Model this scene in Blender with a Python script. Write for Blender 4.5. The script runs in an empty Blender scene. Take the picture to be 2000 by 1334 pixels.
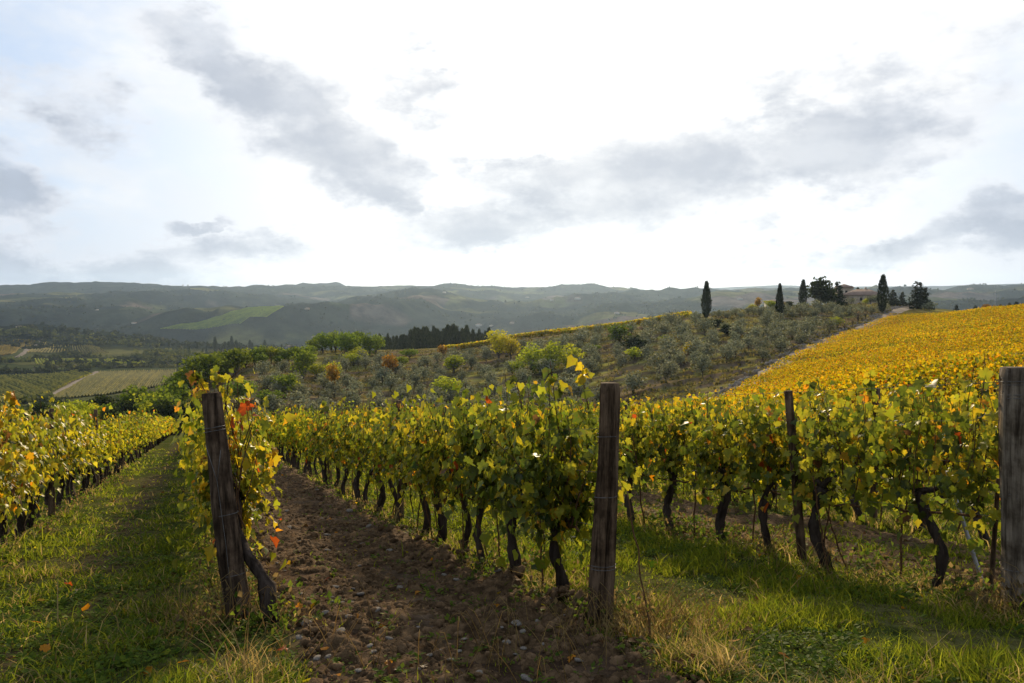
import bpy, math, random
import numpy as np
from mathutils import Matrix, Vector

# ------------------------------------------------------------------ camera, world, sun
SC = bpy.context.scene
COL = SC.collection
CAMZ = 1.42
PITCH = math.radians(3.75)
F = 28.0 / 36.0 * 2000.0            # focal length in photo pixels
cam = bpy.data.cameras.new('camera')
cam.lens = 28.0; cam.sensor_width = 36.0; cam.sensor_fit = 'HORIZONTAL'
cam.clip_start = 0.05; cam.clip_end = 60000.0
camo = bpy.data.objects.new('camera', cam)
camo.location = (0, 0, CAMZ); camo.rotation_euler = (math.pi/2 - PITCH, 0, 0)
COL.objects.link(camo); SC.camera = camo

SUN_AZ, SUN_EL = math.radians(4.0), math.radians(21.0)
SKY_STRENGTH = 0.1

def N(nt, typ, **kw):
    n = nt.nodes.new(typ)
    for k, v in kw.items():
        if k.startswith('i_'):
            key = k[2:]
            key = int(key) if key.isdigit() else key
            n.inputs[key].default_value = v
        else:
            setattr(n, k, v)
    return n

def math_n(nt, op, a, b=None, c=None, clamp=False):
    n = nt.nodes.new('ShaderNodeMath'); n.operation = op; n.use_clamp = clamp
    for i, v in enumerate((a, b, c)):
        if v is None: continue
        if isinstance(v, (int, float)): n.inputs[i].default_value = v
        else: nt.links.new(v, n.inputs[i])
    return n.outputs[0]

def mix_c(nt, fac, a, b, mode='MIX'):
    n = nt.nodes.new('ShaderNodeMix'); n.data_type = 'RGBA'; n.blend_type = mode
    for s, v in ((n.inputs[0], fac), (n.inputs[6], a), (n.inputs[7], b)):
        if isinstance(v, (int, float)): s.default_value = v
        elif isinstance(v, tuple): s.default_value = (*v[:3], 1)
        else: nt.links.new(v, s)
    return n.outputs[2]

def maprange(nt, v, a, b, c=0.0, d=1.0, smooth=True):
    n = nt.nodes.new('ShaderNodeMapRange'); n.interpolation_type = 'SMOOTHSTEP' if smooth else 'LINEAR'
    nt.links.new(v, n.inputs[0])
    for i, x in zip((1, 2, 3, 4), (a, b, c, d)): n.inputs[i].default_value = x
    return n.outputs[0]

def pix_azel(px, py):
    u, v = (px-1000)/F, (667-py)/F
    x, y, z = u, math.cos(PITCH)+v*math.sin(PITCH), -math.sin(PITCH)+v*math.cos(PITCH)
    return math.atan2(x, y), math.atan2(z, math.hypot(x, y))

def build_world():
    w = bpy.data.worlds.new('World'); SC.world = w; w.use_nodes = True
    nt = w.node_tree; nt.nodes.clear(); L = nt.links
    out = N(nt, 'ShaderNodeOutputWorld'); bg = N(nt, 'ShaderNodeBackground')
    bg.inputs[1].default_value = SKY_STRENGTH
    L.new(bg.outputs[0], out.inputs[0])
    sky = N(nt, 'ShaderNodeTexSky'); sky.sky_type = 'NISHITA'; sky.sun_disc = False
    sky.sun_elevation = SUN_EL; sky.sun_rotation = SUN_AZ
    sky.air_density = 1.0; sky.dust_density = 1.5; sky.ozone_density = 1.0
    tc = N(nt, 'ShaderNodeTexCoord')
    D = tc.outputs['Generated']
    sep = N(nt, 'ShaderNodeSeparateXYZ'); L.new(D, sep.inputs[0])
    az = math_n(nt, 'ARCTAN2', sep.outputs[0], sep.outputs[1])
    el = math_n(nt, 'ARCSINE', sep.outputs[2])
    P0 = N(nt, 'ShaderNodeCombineXYZ'); L.new(az, P0.inputs[0]); L.new(el, P0.inputs[1])
    # noises live in the direction of the sky, stretched sideways like cloud decks near the horizon
    st = N(nt, 'ShaderNodeMapping'); st.inputs['Scale'].default_value = (1, 1, 1.9); L.new(D, st.inputs[0])
    def noise(scale, det, rough, off=0.0):
        m = N(nt, 'ShaderNodeMapping'); m.inputs['Location'].default_value = (off, off*1.7, off*.6); L.new(st.outputs[0], m.inputs[0])
        n = N(nt, 'ShaderNodeTexNoise'); n.inputs['Scale'].default_value = scale; n.inputs['Detail'].default_value = det
        n.inputs['Roughness'].default_value = rough; L.new(m.outputs[0], n.inputs['Vector']); return n
    n1 = noise(7.0, 7, .60, 0.3)
    warp = N(nt, 'ShaderNodeVectorMath', operation='SUBTRACT'); L.new(n1.outputs['Color'], warp.inputs[0]); warp.inputs[1].default_value = (.5, .5, .5)
    wsc = N(nt, 'ShaderNodeVectorMath', operation='SCALE'); L.new(warp.outputs[0], wsc.inputs[0]); wsc.inputs['Scale'].default_value = 0.14
    P = N(nt, 'ShaderNodeVectorMath', operation='ADD'); L.new(P0.outputs[0], P.inputs[0]); L.new(wsc.outputs[0], P.inputs[1])
    # grey clouds of the photograph: px, py, half length, half height (photo pixels), tilt in degrees, weight
    clouds = [(400, 105, 150, 60, -18, .9), (540, 195, 190, 75, -30, 1.0), (660, 285, 150, 85, -42, 1.05), (730, 355, 120, 75, -15, .9),
              (800, 150, 120, 140, 0, .42), (1250, 345, 330, 95, 3, 1.0), (1000, 425, 270, 60, 8, .8), (880, 440, 150, 40, 5, .6), (1420, 365, 180, 60, 4, .6), (1640, 280, 230, 85, 6, 1.0),
              (1760, 190, 220, 120, 20, .32), (10, 355, 80, 75, 0, 1.1), (50, 515, 180, 45, -8, .85), (250, 525, 220, 42, -6, .8), (430, 490, 200, 34, 0, .62), (520, 480, 90, 40, 0, .6),
              (370, 440, 50, 17, 0, .8), (1830, 468, 290, 34, 6, .75), (1985, 450, 90, 50, 0, 1.0), (1500, 470, 320, 26, 3, .3), (1660, 130, 320, 70, 10, .34), (120, 200, 160, 60, -10, .38)]
    acc = None
    for (px, py, a, b, rot, wt) in clouds:
        ca, ce = pix_azel(px, py)
        m = N(nt, 'ShaderNodeMapping'); m.vector_type = 'TEXTURE'
        m.inputs['Location'].default_value = (ca, ce, 0); m.inputs['Rotation'].default_value = (0, 0, math.radians(rot))
        m.inputs['Scale'].default_value = (a/F*1.55, b/F*1.6, 1)
        L.new(P.outputs[0], m.inputs[0])
        ln = N(nt, 'ShaderNodeVectorMath', operation='LENGTH'); L.new(m.outputs[0], ln.inputs[0])
        v = maprange(nt, ln.outputs['Value'], 0.0, 1.0, wt, 0.0)
        acc = v if acc is None else math_n(nt, 'MAXIMUM', acc, v)
    n2 = noise(16.0, 8, .62, 4.1)
    n4 = noise(42.0, 6, .6, 7.7)
    gen = noise(2.6, 6, .55, 9.0)
    away = maprange(nt, math_n(nt, 'ABSOLUTE', az), .72, 1.1)
    high = maprange(nt, el, .46, .75)
    other = math_n(nt, 'MAXIMUM', away, high)
    generic = math_n(nt, 'MULTIPLY', maprange(nt, gen.outputs[0], .46, .66), other)
    dens = math_n(nt, 'ADD', math_n(nt, 'MAXIMUM', acc, math_n(nt, 'MULTIPLY', generic, .8)),
                  math_n(nt, 'ADD', math_n(nt, 'MULTIPLY_ADD', n2.outputs[0], .92, -.46), math_n(nt, 'MULTIPLY_ADD', n4.outputs[0], .42, -.21)))
    raw = dens
    dens = maprange(nt, raw, .09, .43)
    thick = maprange(nt, raw, .10, .85)
    # the side of each billow turned to the sun is brighter
    def noise_sun(scale, det, rough, off, d):
        m = N(nt, 'ShaderNodeMapping'); sdv = (math.sin(SUN_AZ)*math.cos(SUN_EL), math.cos(SUN_AZ)*math.cos(SUN_EL), math.sin(SUN_EL))
        m.inputs['Location'].default_value = (off+sdv[0]*d, off*1.7+(sdv[1]-.6)*d, off*.6+sdv[2]*d*2.2); L.new(st.outputs[0], m.inputs[0])
        n = N(nt, 'ShaderNodeTexNoise'); n.inputs['Scale'].default_value = scale; n.inputs['Detail'].default_value = det
        n.inputs['Roughness'].default_value = rough; L.new(m.outputs[0], n.inputs['Vector']); return n
    nb = noise_sun(9.5, 8, .6, 3.3, .0); nbs = noise_sun(9.5, 8, .6, 3.3, .05)
    relief = math_n(nt, 'SUBTRACT', nb.outputs[0], nbs.outputs[0])
    # veil of thin bright cloud: thickest round the sun, thin at upper left
    sd = (math.sin(SUN_AZ)*math.cos(SUN_EL), math.cos(SUN_AZ)*math.cos(SUN_EL), math.sin(SUN_EL))
    dt = N(nt, 'ShaderNodeVectorMath', operation='DOT_PRODUCT'); L.new(D, dt.inputs[0]); dt.inputs[1].default_value = sd
    ang = math_n(nt, 'ARCCOSINE', dt.outputs['Value'])
    glow = maprange(nt, ang, .72, .05)
    glow2 = maprange(nt, ang, .26, .0)
    vn = noise(3.4, 7, .58, 2.2)
    blue = maprange(nt, math_n(nt, 'ADD', vn.outputs[0], math_n(nt, 'MULTIPLY', ang, .80)), .76, .98)
    K = 1.0/SKY_STRENGTH
    s = lambda r, g, b: (r*K, g*K, b*K)
    base = mix_c(nt, math_n(nt, 'MULTIPLY', blue, .8), s(.80, .82, .845), mix_c(nt, .75, sky.outputs[0], s(.36, .53, .80)))
    wisp = noise(9.0, 8, .6, 12.5)
    base = mix_c(nt, maprange(nt, wisp.outputs[0], .38, .68, 0, .55), base, s(.68, .715, .765))
    veil = mix_c(nt, glow, base, s(1.02, 1.0, .965))
    veil = mix_c(nt, glow2, veil, s(2.6, 2.45, 2.2))
    # cloud body: bright thin rims, grey cores
    n3 = noise(11.0, 6, .55, 6.6)
    core = math_n(nt, 'MULTIPLY', dens, maprange(nt, n3.outputs[0], .30, .66, .62, 1.06))
    cold = mix_c(nt, glow, s(.395, .445, .53), s(.505, .535, .595))
    lit = mix_c(nt, glow, s(.68, .71, .77), s(.88, .89, .90))
    shade = math_n(nt, 'SUBTRACT', thick, math_n(nt, 'MULTIPLY', relief, 2.4), clamp=True)
    cold = mix_c(nt, shade, lit, cold)
    halo = math_n(nt, 'MULTIPLY', maprange(nt, math_n(nt, 'MULTIPLY_ADD', nb.outputs[0], .5, math_n(nt, 'SUBTRACT', acc, .30)), .05, .75), .18)
    veil = mix_c(nt, halo, veil, s(.64, .68, .75))
    skyc = mix_c(nt, math_n(nt, 'MULTIPLY', core, .92), veil, cold)
    # below the horizon: dull ground light
    low = maprange(nt, el, -.06, -.01)
    skyc = mix_c(nt, low, s(.16, .16, .15), skyc)
    L.new(skyc, bg.inputs[0])
    try:
        w.cycles.sampling_method = 'MANUAL'; w.cycles.sample_map_resolution = 1024
    except Exception: pass
build_world()

sun = bpy.data.lights.new('sun', 'SUN'); sun.energy = 5.0; sun.angle = math.radians(2.0); sun.color = (1.0, .80, .52)
suno = bpy.data.objects.new('sun', sun); COL.objects.link(suno)
sdir = Vector((math.sin(SUN_AZ)*math.cos(SUN_EL), math.cos(SUN_AZ)*math.cos(SUN_EL), math.sin(SUN_EL)))
suno.rotation_euler = (-sdir).to_track_quat('-Z', 'Y').to_euler(); suno.location = (0, 0, 60)

SC.view_settings.view_transform = 'Standard'; SC.view_settings.look = 'None'
SC.view_settings.exposure = 0.22; SC.view_settings.gamma = 1.0
try: SC.view_settings.use_curve_mapping = False
except Exception: pass
SC.render.engine = 'CYCLES'
cy = SC.cycles
cy.max_bounces = 5; cy.diffuse_bounces = 3; cy.glossy_bounces = 2; cy.transmission_bounces = 4; cy.transparent_max_bounces = 4; cy.volume_bounces = 0
cy.use_denoising = True; cy.sample_clamp_indirect = 4.0
cy.caustics_reflective = False; cy.caustics_refractive = False

# ------------------------------------------------------------------ numpy helpers
rng = np.random.default_rng(11)
R = random.Random(5)

def hash2(ix, iy, seed):
    h = (ix.astype(np.int64)*374761393 + iy.astype(np.int64)*668265263 + seed*1442695041) & 0xFFFFFFFF
    h = ((h ^ (h >> 13))*1274126177) & 0xFFFFFFFF
    h = ((h ^ (h >> 16))*2246822519) & 0xFFFFFFFF
    return ((h ^ (h >> 15)) & 0xFFFFFF)/float(0xFFFFFF)

def vnoise(x, y, seed=0):
    x = np.asarray(x, float); y = np.asarray(y, float)
    ix, iy = np.floor(x), np.floor(y); fx, fy = x-ix, y-iy
    fx = fx*fx*fx*(fx*(fx*6-15)+10); fy = fy*fy*fy*(fy*(fy*6-15)+10)
    a, b, c, d = hash2(ix, iy, seed), hash2(ix+1, iy, seed), hash2(ix, iy+1, seed), hash2(ix+1, iy+1, seed)
    return (a*(1-fx)+b*fx)*(1-fy)+(c*(1-fx)+d*fx)*fy - .5

def fbm(x, y, octv=4, seed=0, gain=.5):
    s, a = 0.0, 1.0
    for o in range(octv):
        s = s + a*vnoise(x, y, seed+o*17); x = x*2.03+3.1; y = y*2.03+1.7; a *= gain
    return s

def sstep(a, b, x):
    t = np.clip((np.asarray(x, float)-a)/(b-a), 0, 1); return t*t*(3-2*t)

def lerp3(a, b, t):
    a, b = np.asarray(a, float), np.asarray(b, float); return a + (b-a)*np.asarray(t)[..., None]

def new_mesh(name, V, faces, col=None, mat=None, smooth=False, matidx=None):
    """faces: one (m,k) array or a list of them."""
    if isinstance(faces, np.ndarray): faces = [faces]
    faces = [f for f in faces if len(f)]
    me = bpy.data.meshes.new(name)
    V = np.asarray(V, np.float32)
    me.vertices.add(len(V)); me.vertices.foreach_set('co', V.ravel())
    loops = np.concatenate([f.ravel() for f in faces]).astype(np.int32)
    tot = np.concatenate([np.full(len(f), f.shape[1], np.int32) for f in faces])
    st = np.concatenate([[0], np.cumsum(tot)[:-1]]).astype(np.int32)
    me.loops.add(len(loops)); me.loops.foreach_set('vertex_index', loops)
    me.polygons.add(len(tot)); me.polygons.foreach_set('loop_start', st)
    if smooth: me.polygons.foreach_set('use_smooth', np.ones(len(tot), bool))
    if matidx is not None: me.polygons.foreach_set('material_index', np.asarray(matidx, np.int32))
    me.update(calc_edges=True)
    if col is not None:
        c4 = np.ones((len(V), 4), np.float32); c4[:, :3] = col
        a = me.color_attributes.new('Col', 'FLOAT_COLOR', 'POINT'); a.data.foreach_set('color', c4.ravel())
    if mat is not None:
        for m in (mat if isinstance(mat, (list, tuple)) else [mat]): me.materials.append(m)
    return me

def link(name, me, parent=None, loc=None, rotz=None, scale=None, kind=None, label=None, cat=None, group=None):
    o = bpy.data.objects.new(name, me); COL.objects.link(o)
    if parent is not None: o.parent = parent
    if loc is not None: o.location = loc
    if rotz is not None: o.rotation_euler = (0, 0, rotz)
    if scale is not None: o.scale = scale if hasattr(scale, '__len__') else (scale,)*3
    for k, v in (('kind', kind), ('label', label), ('category', cat), ('group', group)):
        if v is not None: o[k] = v
    return o

def empty(name, label, cat, loc=(0, 0, 0), rotz=0, group=None):
    return link(name, None, None, loc, rotz, None, None, label, cat, group)

def instance(T, TF, pos, B, scale, col=None):
    """Merge copies of template T: B (n,3,3) has basis vectors as columns."""
    n, k = len(pos), len(T)
    sc = np.asarray(scale, float)
    if sc.ndim == 1: sc = np.repeat(sc[:, None], 3, 1)
    V = np.einsum('nij,nkj->nki', B, T[None]*sc[:, None, :]) + pos[:, None, :]
    Fc = (TF[None] + (np.arange(n)*k)[:, None, None]).reshape(-1, TF.shape[1])
    C = None if col is None else np.repeat(np.asarray(col, float), k, 0)
    return V.reshape(-1, 3), Fc, C

def basis(tip, nrm):
    tip = tip/np.linalg.norm(tip, axis=1, keepdims=True)
    nrm = nrm - tip*np.sum(nrm*tip, 1, keepdims=True)
    nrm = nrm/(np.linalg.norm(nrm, axis=1, keepdims=True)+1e-9)
    side = np.cross(tip, nrm)
    return np.stack([side, tip, nrm], 2)

def rand_unit(g, n):
    v = g.normal(size=(n, 3)); return v/np.linalg.norm(v, axis=1, keepdims=True)

def tube(pts, radii, sides=8, g=None, rough=0.0, ridge=0.0, cap=True, seed=0):
    """Swept tube through pts with a radius per point, rough bark relief."""
    P = np.asarray(pts, float); r = np.asarray(radii, float)*np.ones(len(P)); n = len(P)
    t = np.gradient(P, axis=0); t /= np.linalg.norm(t, axis=1, keepdims=True)+1e-9
    ref = np.array([0.31, .95, .05]) if abs(t[0, 1]) < .8 else np.array([1., .1, .05])
    a = np.cross(t, ref); a /= np.linalg.norm(a, axis=1, keepdims=True); b = np.cross(t, a)
    th = np.linspace(0, 2*np.pi, sides, endpoint=False)
    rr = r[:, None]*np.ones((n, sides))
    if rough or ridge:
        g = g or rng
        rr = rr*(1 + rough*(g.random((n, sides))-.5)*2)
        rr = rr*(1 + ridge*(np.repeat((g.random((1, sides))-.5)*2, n, 0)*.7 + fbm(np.repeat(th[None]*2.2, n, 0), np.repeat(np.linspace(0, n*.12, n)[:, None], sides, 1), 3, seed)))
    V = P[:, None, :] + rr[..., None]*(np.cos(th)[None, :, None]*a[:, None, :] + np.sin(th)[None, :, None]*b[:, None, :])
    V = V.reshape(-1, 3)
    i = np.arange(n-1)[:, None]*sides; j = np.arange(sides)[None]; k = (np.arange(sides)+1)[None] % sides
    Q = np.stack([i+j, i+k, i+sides+k, i+sides+j], -1).reshape(-1, 4)
    fs = [Q]
    if cap:
        V = np.vstack([V, P[-1:]+t[-1:]*r[-1]*.03, P[:1]])
        m = n*sides
        e = (n-1)*sides
        T1 = np.stack([e+np.arange(sides), e+(np.arange(sides)+1) % sides, np.full(sides, m)], 1)
        T0 = np.stack([(np.arange(sides)+1) % sides, np.arange(sides), np.full(sides, m+1)], 1)
        fs += [T1, T0]
    return V, fs

def join(parts):
    """parts: list of (V, faces list/array, col or None)"""
    Vs, fs, cs, off = [], {}, [], 0
    for p in parts:
        V, Fl = p[0], p[1]; c = p[2] if len(p) > 2 else None
        for f in (Fl if isinstance(Fl, list) else [Fl]):
            if len(f): fs.setdefault(f.shape[1], []).append(f+off)
        off += len(V); Vs.append(V)
        cs.append(np.ones((len(V), 3))*.5 if c is None else (np.ones((len(V), 3))*np.asarray(c)))
    return np.vstack(Vs), [np.vstack(v) for v in fs.values()], np.vstack(cs)

# ------------------------------------------------------------------ materials
def mat_new(name):
    m = bpy.data.materials.new(name); m.use_nodes = True; nt = m.node_tree; nt.nodes.clear()
    return m, nt, N(nt, 'ShaderNodeOutputMaterial')

def coords(nt): return N(nt, 'ShaderNodeTexCoord').outputs['Object']

def noise_n(nt, vec, scale, detail=4, rough=.6):
    n = N(nt, 'ShaderNodeTexNoise'); n.inputs['Scale'].default_value = scale; n.inputs['Detail'].default_value = detail
    n.inputs['Roughness'].default_value = rough
    if vec is not None: nt.links.new(vec, n.inputs['Vector'])
    return n.outputs[0]

def leaf_material(name, transl=.5, gloss=.35, rough=.38, vein=False, boost=1.25, vary=.0):
    m, nt, out = mat_new(name); L = nt.links
    at = N(nt, 'ShaderNodeAttribute', attribute_name='Col')
    c = at.outputs['Color']
    geo = N(nt, 'ShaderNodeNewGeometry')
    if vary:
        ri = N(nt, 'ShaderNodeObjectInfo').outputs['Random']
        hv = N(nt, 'ShaderNodeHueSaturation'); L.new(c, hv.inputs['Color'])
        L.new(maprange(nt, ri, 0, 1, .5-.02*vary, .5+.02*vary, False), hv.inputs['Hue'])
        L.new(maprange(nt, math_n(nt, 'FRACT', math_n(nt, 'MULTIPLY', ri, 7.31)), 0, 1, 1-.3*vary, 1+.3*vary, False), hv.inputs['Value'])
        c = hv.outputs[0]
    if vein:
        ns = noise_n(nt, coords(nt), 38, 3)
        c = mix_c(nt, maprange(nt, ns, .45, .75, 0, .35), c, (.30, .12, .03))
    pr = N(nt, 'ShaderNodeBsdfPrincipled'); L.new(c, pr.inputs['Base Color'])
    pr.inputs['Roughness'].default_value = rough; pr.inputs['Specular IOR Level'].default_value = gloss
    tr = N(nt, 'ShaderNodeBsdfTranslucent')
    g = N(nt, 'ShaderNodeGamma'); L.new(c, g.inputs[0]); g.inputs[1].default_value = 1.08
    L.new(mix_c(nt, 1.0, g.outputs[0], (boost, boost, boost*.8), 'MULTIPLY'), tr.inputs[0])
    mx = N(nt, 'ShaderNodeMixShader'); mx.inputs[0].default_value = transl
    L.new(pr.outputs[0], mx.inputs[1]); L.new(tr.outputs[0], mx.inputs[2]); L.new(mx.outputs[0], out.inputs[0])
    return m

def rough_material(name, c1, c2, scale=6, bump=.3, use_col=False, rough=.9, stretch=(1, 1, 1), bscale=None, spec=.06, fine=None, blotch=0.0):
    m, nt, out = mat_new(name); L = nt.links
    mp = N(nt, 'ShaderNodeMapping'); mp.inputs['Scale'].default_value = stretch; L.new(coords(nt), mp.inputs[0])
    ns = noise_n(nt, mp.outputs[0], scale, 6, .65)
    c = mix_c(nt, maprange(nt, ns, .32, .68), c1, c2)
    if blotch:
        bn = noise_n(nt, coords(nt), 4.5, 5, .65)
        c = mix_c(nt, maprange(nt, bn, .40, .66, 0.0, blotch), c, mix_c(nt, 1.0, c, (.36, .33, .30), 'MULTIPLY'))
    if use_col:
        at = N(nt, 'ShaderNodeAttribute', attribute_name='Col')
        c = mix_c(nt, 1.0, at.outputs['Color'], c, 'MULTIPLY')
    pr = N(nt, 'ShaderNodeBsdfPrincipled'); L.new(c, pr.inputs['Base Color'])
    pr.inputs['Roughness'].default_value = rough; pr.inputs['Specular IOR Level'].default_value = spec
    if bump:
        b = N(nt, 'ShaderNodeBump'); b.inputs['Strength'].default_value = bump; b.inputs['Distance'].default_value = .02 if fine is None else fine
        L.new(noise_n(nt, mp.outputs[0], bscale or scale*3, 6, .7), b.inputs['Height']); L.new(b.outputs[0], pr.inputs['Normal'])
    L.new(pr.outputs[0], out.inputs[0])
    return m

M_LEAF = leaf_material('grape_leaf', .60, .18, .42, vein=True, boost=1.4)
M_LEAFFAR = leaf_material('vine_foliage', .60, .05, .6, boost=1.45)
M_GRASS = leaf_material('grass_blade', .60, .06, .6, boost=1.6)
M_TREE = leaf_material('tree_foliage', .48, .03, .7, vary=.6)
M_OLIVE = leaf_material('olive_foliage', .32, .06, .65, vary=.5)
M_CYP = leaf_material('cypress_foliage', .18, .04, .75, vary=.4)
M_BARK = rough_material('vine_bark', (.022, .015, .011), (.075, .055, .042), 16, .9, stretch=(1, 1, .25), bscale=60)
M_TREEBARK = rough_material('tree_bark', (.05, .04, .03), (.12, .10, .08), 4, .5)
M_CANE = rough_material('cane_bark', (.06, .03, .015), (.14, .075, .035), 30, .2)
M_POSTB = rough_material('dark_post_wood', (.028, .018, .011), (.20, .135, .088), 9, 1.0, stretch=(3, 3, .22), bscale=22, fine=.03, blotch=.9)
M_POSTC = rough_material('brown_post_wood', (.034, .021, .012), (.22, .145, .088), 8, 1.0, stretch=(3, 3, .3), bscale=20, fine=.03, blotch=.9)
M_POSTD = rough_material('grey_post_wood', (.06, .044, .030), (.32, .255, .185), 8, 1.0, stretch=(3.5, 3.5, .16), bscale=20, fine=.02, blotch=.9)
M_WIRE = rough_material('galvanised_wire', (.07, .062, .055), (.15, .138, .125), 20, 0, rough=.6, spec=.3)
M_STONE = rough_material('field_stone', (.11, .095, .08), (.25, .215, .175), 8, .5, bscale=25)
M_SOIL = rough_material('tilled_soil', (.056, .033, .016), (.19, .118, .060), 7, 1.0, bscale=35, use_col=False, fine=.05)
M_CLOD = rough_material('soil_clod', (.056, .033, .016), (.19, .118, .062), 9, 1.0, bscale=40, fine=.02)
M_GROUND = rough_material('turf_soil', (.55, .55, .55), (1.3, 1.3, 1.3), 9, .8, use_col=True, bscale=40, fine=.03, spec=0.0)
M_HILL = rough_material('hillside_ground', (.6, .6, .6), (1.35, 1.35, 1.35), .22, .6, use_col=True, bscale=.9, fine=.5, spec=0.0)
M_FAR = rough_material('valley_ground', (.55, .58, .55), (1.4, 1.38, 1.4), .018, .9, use_col=True, bscale=.05, fine=9.0, spec=0.0)
M_TRACK = rough_material('dirt_track', (.13, .10, .07), (.23, .185, .14), .5, .4)
M_WALL = rough_material('old_plaster', (.27, .215, .15), (.42, .35, .26), .8, .2)
M_WALLW = rough_material('pale_plaster', (.34, .31, .26), (.46, .43, .37), .8, .1)
M_ROOF = rough_material('clay_roof', (.17, .115, .085), (.28, .20, .155), 1.2, .4, stretch=(1, 4, 1))
M_DARK = rough_material('dark_opening', (.02, .02, .02), (.035, .03, .03), 2, 0)
M_POLE = rough_material('grey_pole', (.25, .25, .24), (.38, .37, .36), 10, .1, rough=.5)

# ------------------------------------------------------------------ terrain height
SX, SZ = -.398, -.161                # along the rows, per metre of y
Y0 = 5.5
ROWS = {'A': -4.5, 'B': -1.93, 'C': .634, 'D': 3.57, 'E': 6.2}
def row_c(x, y): return x - SX*(y-Y0)
def near_z(x, y):
    c = row_c(x, y); t = y-Y0
    tp = np.maximum(t, 0)
    return -2.296 + .018*(c-1.3) + SZ*t - .07*(1-np.exp(-tp/3.5))

def unp(px, py, d):
    u, v = (px-1000)/F, (667-py)/F
    x, y, z = u, math.cos(PITCH)+v*math.sin(PITCH), -math.sin(PITCH)+v*math.cos(PITCH)
    return x/y*d, d, z/y*d

ctl = []
for y in (4, 8, 14, 22, 34):
    for s in (-1.2, -.6, -.2, .2, .6, 1.2):
        x = s*y; ctl.append((x, y, float(near_z(x, y))))
def add(px, py, d, dz=0):
    x, y, z = unp(px, py, d); ctl.append((x, y, z+dz))
# brow of the near vineyard and the hidden fall behind it
for px in (-100, 150, 335, 500, 700, 900, 1100):
    x, y, _ = unp(px, 800, 58); ctl.append((x, y, float(near_z(x, y))))
    x, y, _ = unp(px, 800, 70); ctl.append((x, y, float(near_z(x, y))-.2))
    add(px, 905, 100)
add(1250, 792, 60, -1.6); add(1250, 830, 110)
for p in [(500, 800, 165), (500, 760, 195), (480, 715, 240), (600, 800, 175), (600, 740, 220), (600, 692, 280),
          (800, 800, 178), (800, 742, 218), (800, 697, 275), (1000, 790, 172), (1000, 730, 212), (1000, 668, 285),
          (1200, 765, 160), (1200, 700, 205), (1200, 645, 278), (1400, 745, 142), (1400, 680, 190), (1400, 617, 268),
          (1480, 742, 128), (1560, 700, 160), (1640, 657, 200), (1720, 624, 240), (1765, 602, 265), (1600, 640, 225), (1600, 602, 278), (1690, 594, 305),
          # left: bushes below the brow, the valley
          (0, 880, 110), (0, 860, 150), (200, 862, 150), (350, 850, 160), (200, 832, 260), (0, 830, 260), (380, 790, 330), (0, 778, 470), (200, 768, 520), (400, 735, 620),
          (0, 726, 800), (160, 719, 860), (330, 722, 850), (60, 703, 1000), (280, 706, 1000), (60, 690, 1120), (200, 686, 1150), (80, 667, 1420), (180, 668, 1500), (-150, 760, 520), (-150, 690, 1000), (-150, 650, 1700),
          (0, 650, 1750), (300, 664, 1700), (420, 690, 1150), (450, 672, 1500), (500, 655, 2000),
          # behind the olive hill
          (600, 705, 400), (600, 735, 600), (850, 690, 400), (850, 697, 460), (850, 740, 700), (1100, 690, 420), (1100, 730, 700), (1300, 670, 420), (1300, 710, 700), (1500, 640, 450), (1500, 680, 700), (1690, 600, 360), (1690, 640, 600), (1690, 660, 900),
          (700, 690, 1300), (1000, 690, 1300), (1300, 660, 1300), (1600, 630, 1500),
          # field on the right
          (1500, 772, 45), (1500, 760, 80), (1700, 742, 45), (1700, 704, 90), (1700, 668, 140), (1700, 642, 205), (1900, 730, 42), (1900, 688, 80), (1900, 640, 130), (1900, 603, 200), (2100, 715, 40), (2100, 640, 105), (2100, 585, 200), (2500, 700, 40), (2500, 600, 120)]:
    add(*p, dz=-1.5 if p in ((1500, 772, 45), (1500, 760, 80), (1700, 742, 45), (1700, 704, 90), (1700, 668, 140), (1700, 642, 205), (1900, 730, 42), (1900, 688, 80), (1900, 640, 130), (1900, 603, 200), (2100, 715, 40), (2100, 640, 105), (2100, 585, 200), (2500, 700, 40), (2500, 600, 120)) else 0)
for p in [(1900, 612, 270), (2200, 600, 270), (1900, 640, 500), (2200, 640, 500), (1900, 640, 1200), (2200, 640, 1200), (1880, 610, 2200), (2200, 610, 2200)]: add(*p)
# far slopes
ridge = [(-250, 556), (-50, 555), (100, 553), (250, 547), (370, 556), (460, 551), (560, 548), (680, 545), (800, 549), (920, 552), (1050, 556), (1160, 548), (1250, 554), (1350, 556), (1450, 558), (1540, 568), (1680, 565), (1780, 565), (1900, 556), (2050, 561), (2300, 556)]
for px, py in ridge:
    add(px, py, 5000 if px < 1500 else 4000); add(px, py+22, 6600)
for px in (-200, 0, 200, 400, 600, 800, 1000, 1200, 1400):
    add(px, 577+4*math.sin(px*.013), 3900); add(px, 606+5*math.sin(px*.02+1), 2850); add(px, 634, 2150)
add(450, 612, 2350); add(330, 640, 1900); add(600, 604, 2500); add(560, 622, 2950)
add(1600, 590, 2800); add(1800, 590, 2800); add(2050, 588, 2800)
CT = np.array(ctl)
def feat(x, y):
    r = np.hypot(x, y); return np.stack([np.arctan2(x, y)*2.2, np.log(r)], -1), r
cf, cr = feat(CT[:, 0], CT[:, 1])
ce = CT[:, 2]/cr
def phi(d2): return d2*np.log(d2+1e-12)*.5
A = phi(((cf[:, None]-cf[None])**2).sum(-1)); n_ = len(cf)
A[np.arange(n_), np.arange(n_)] += 2e-3
Pm = np.hstack([np.ones((n_, 1)), cf])
SYS = np.zeros((n_+3, n_+3)); SYS[:n_, :n_] = A; SYS[:n_, n_:] = Pm; SYS[n_:, :n_] = Pm.T
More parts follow.
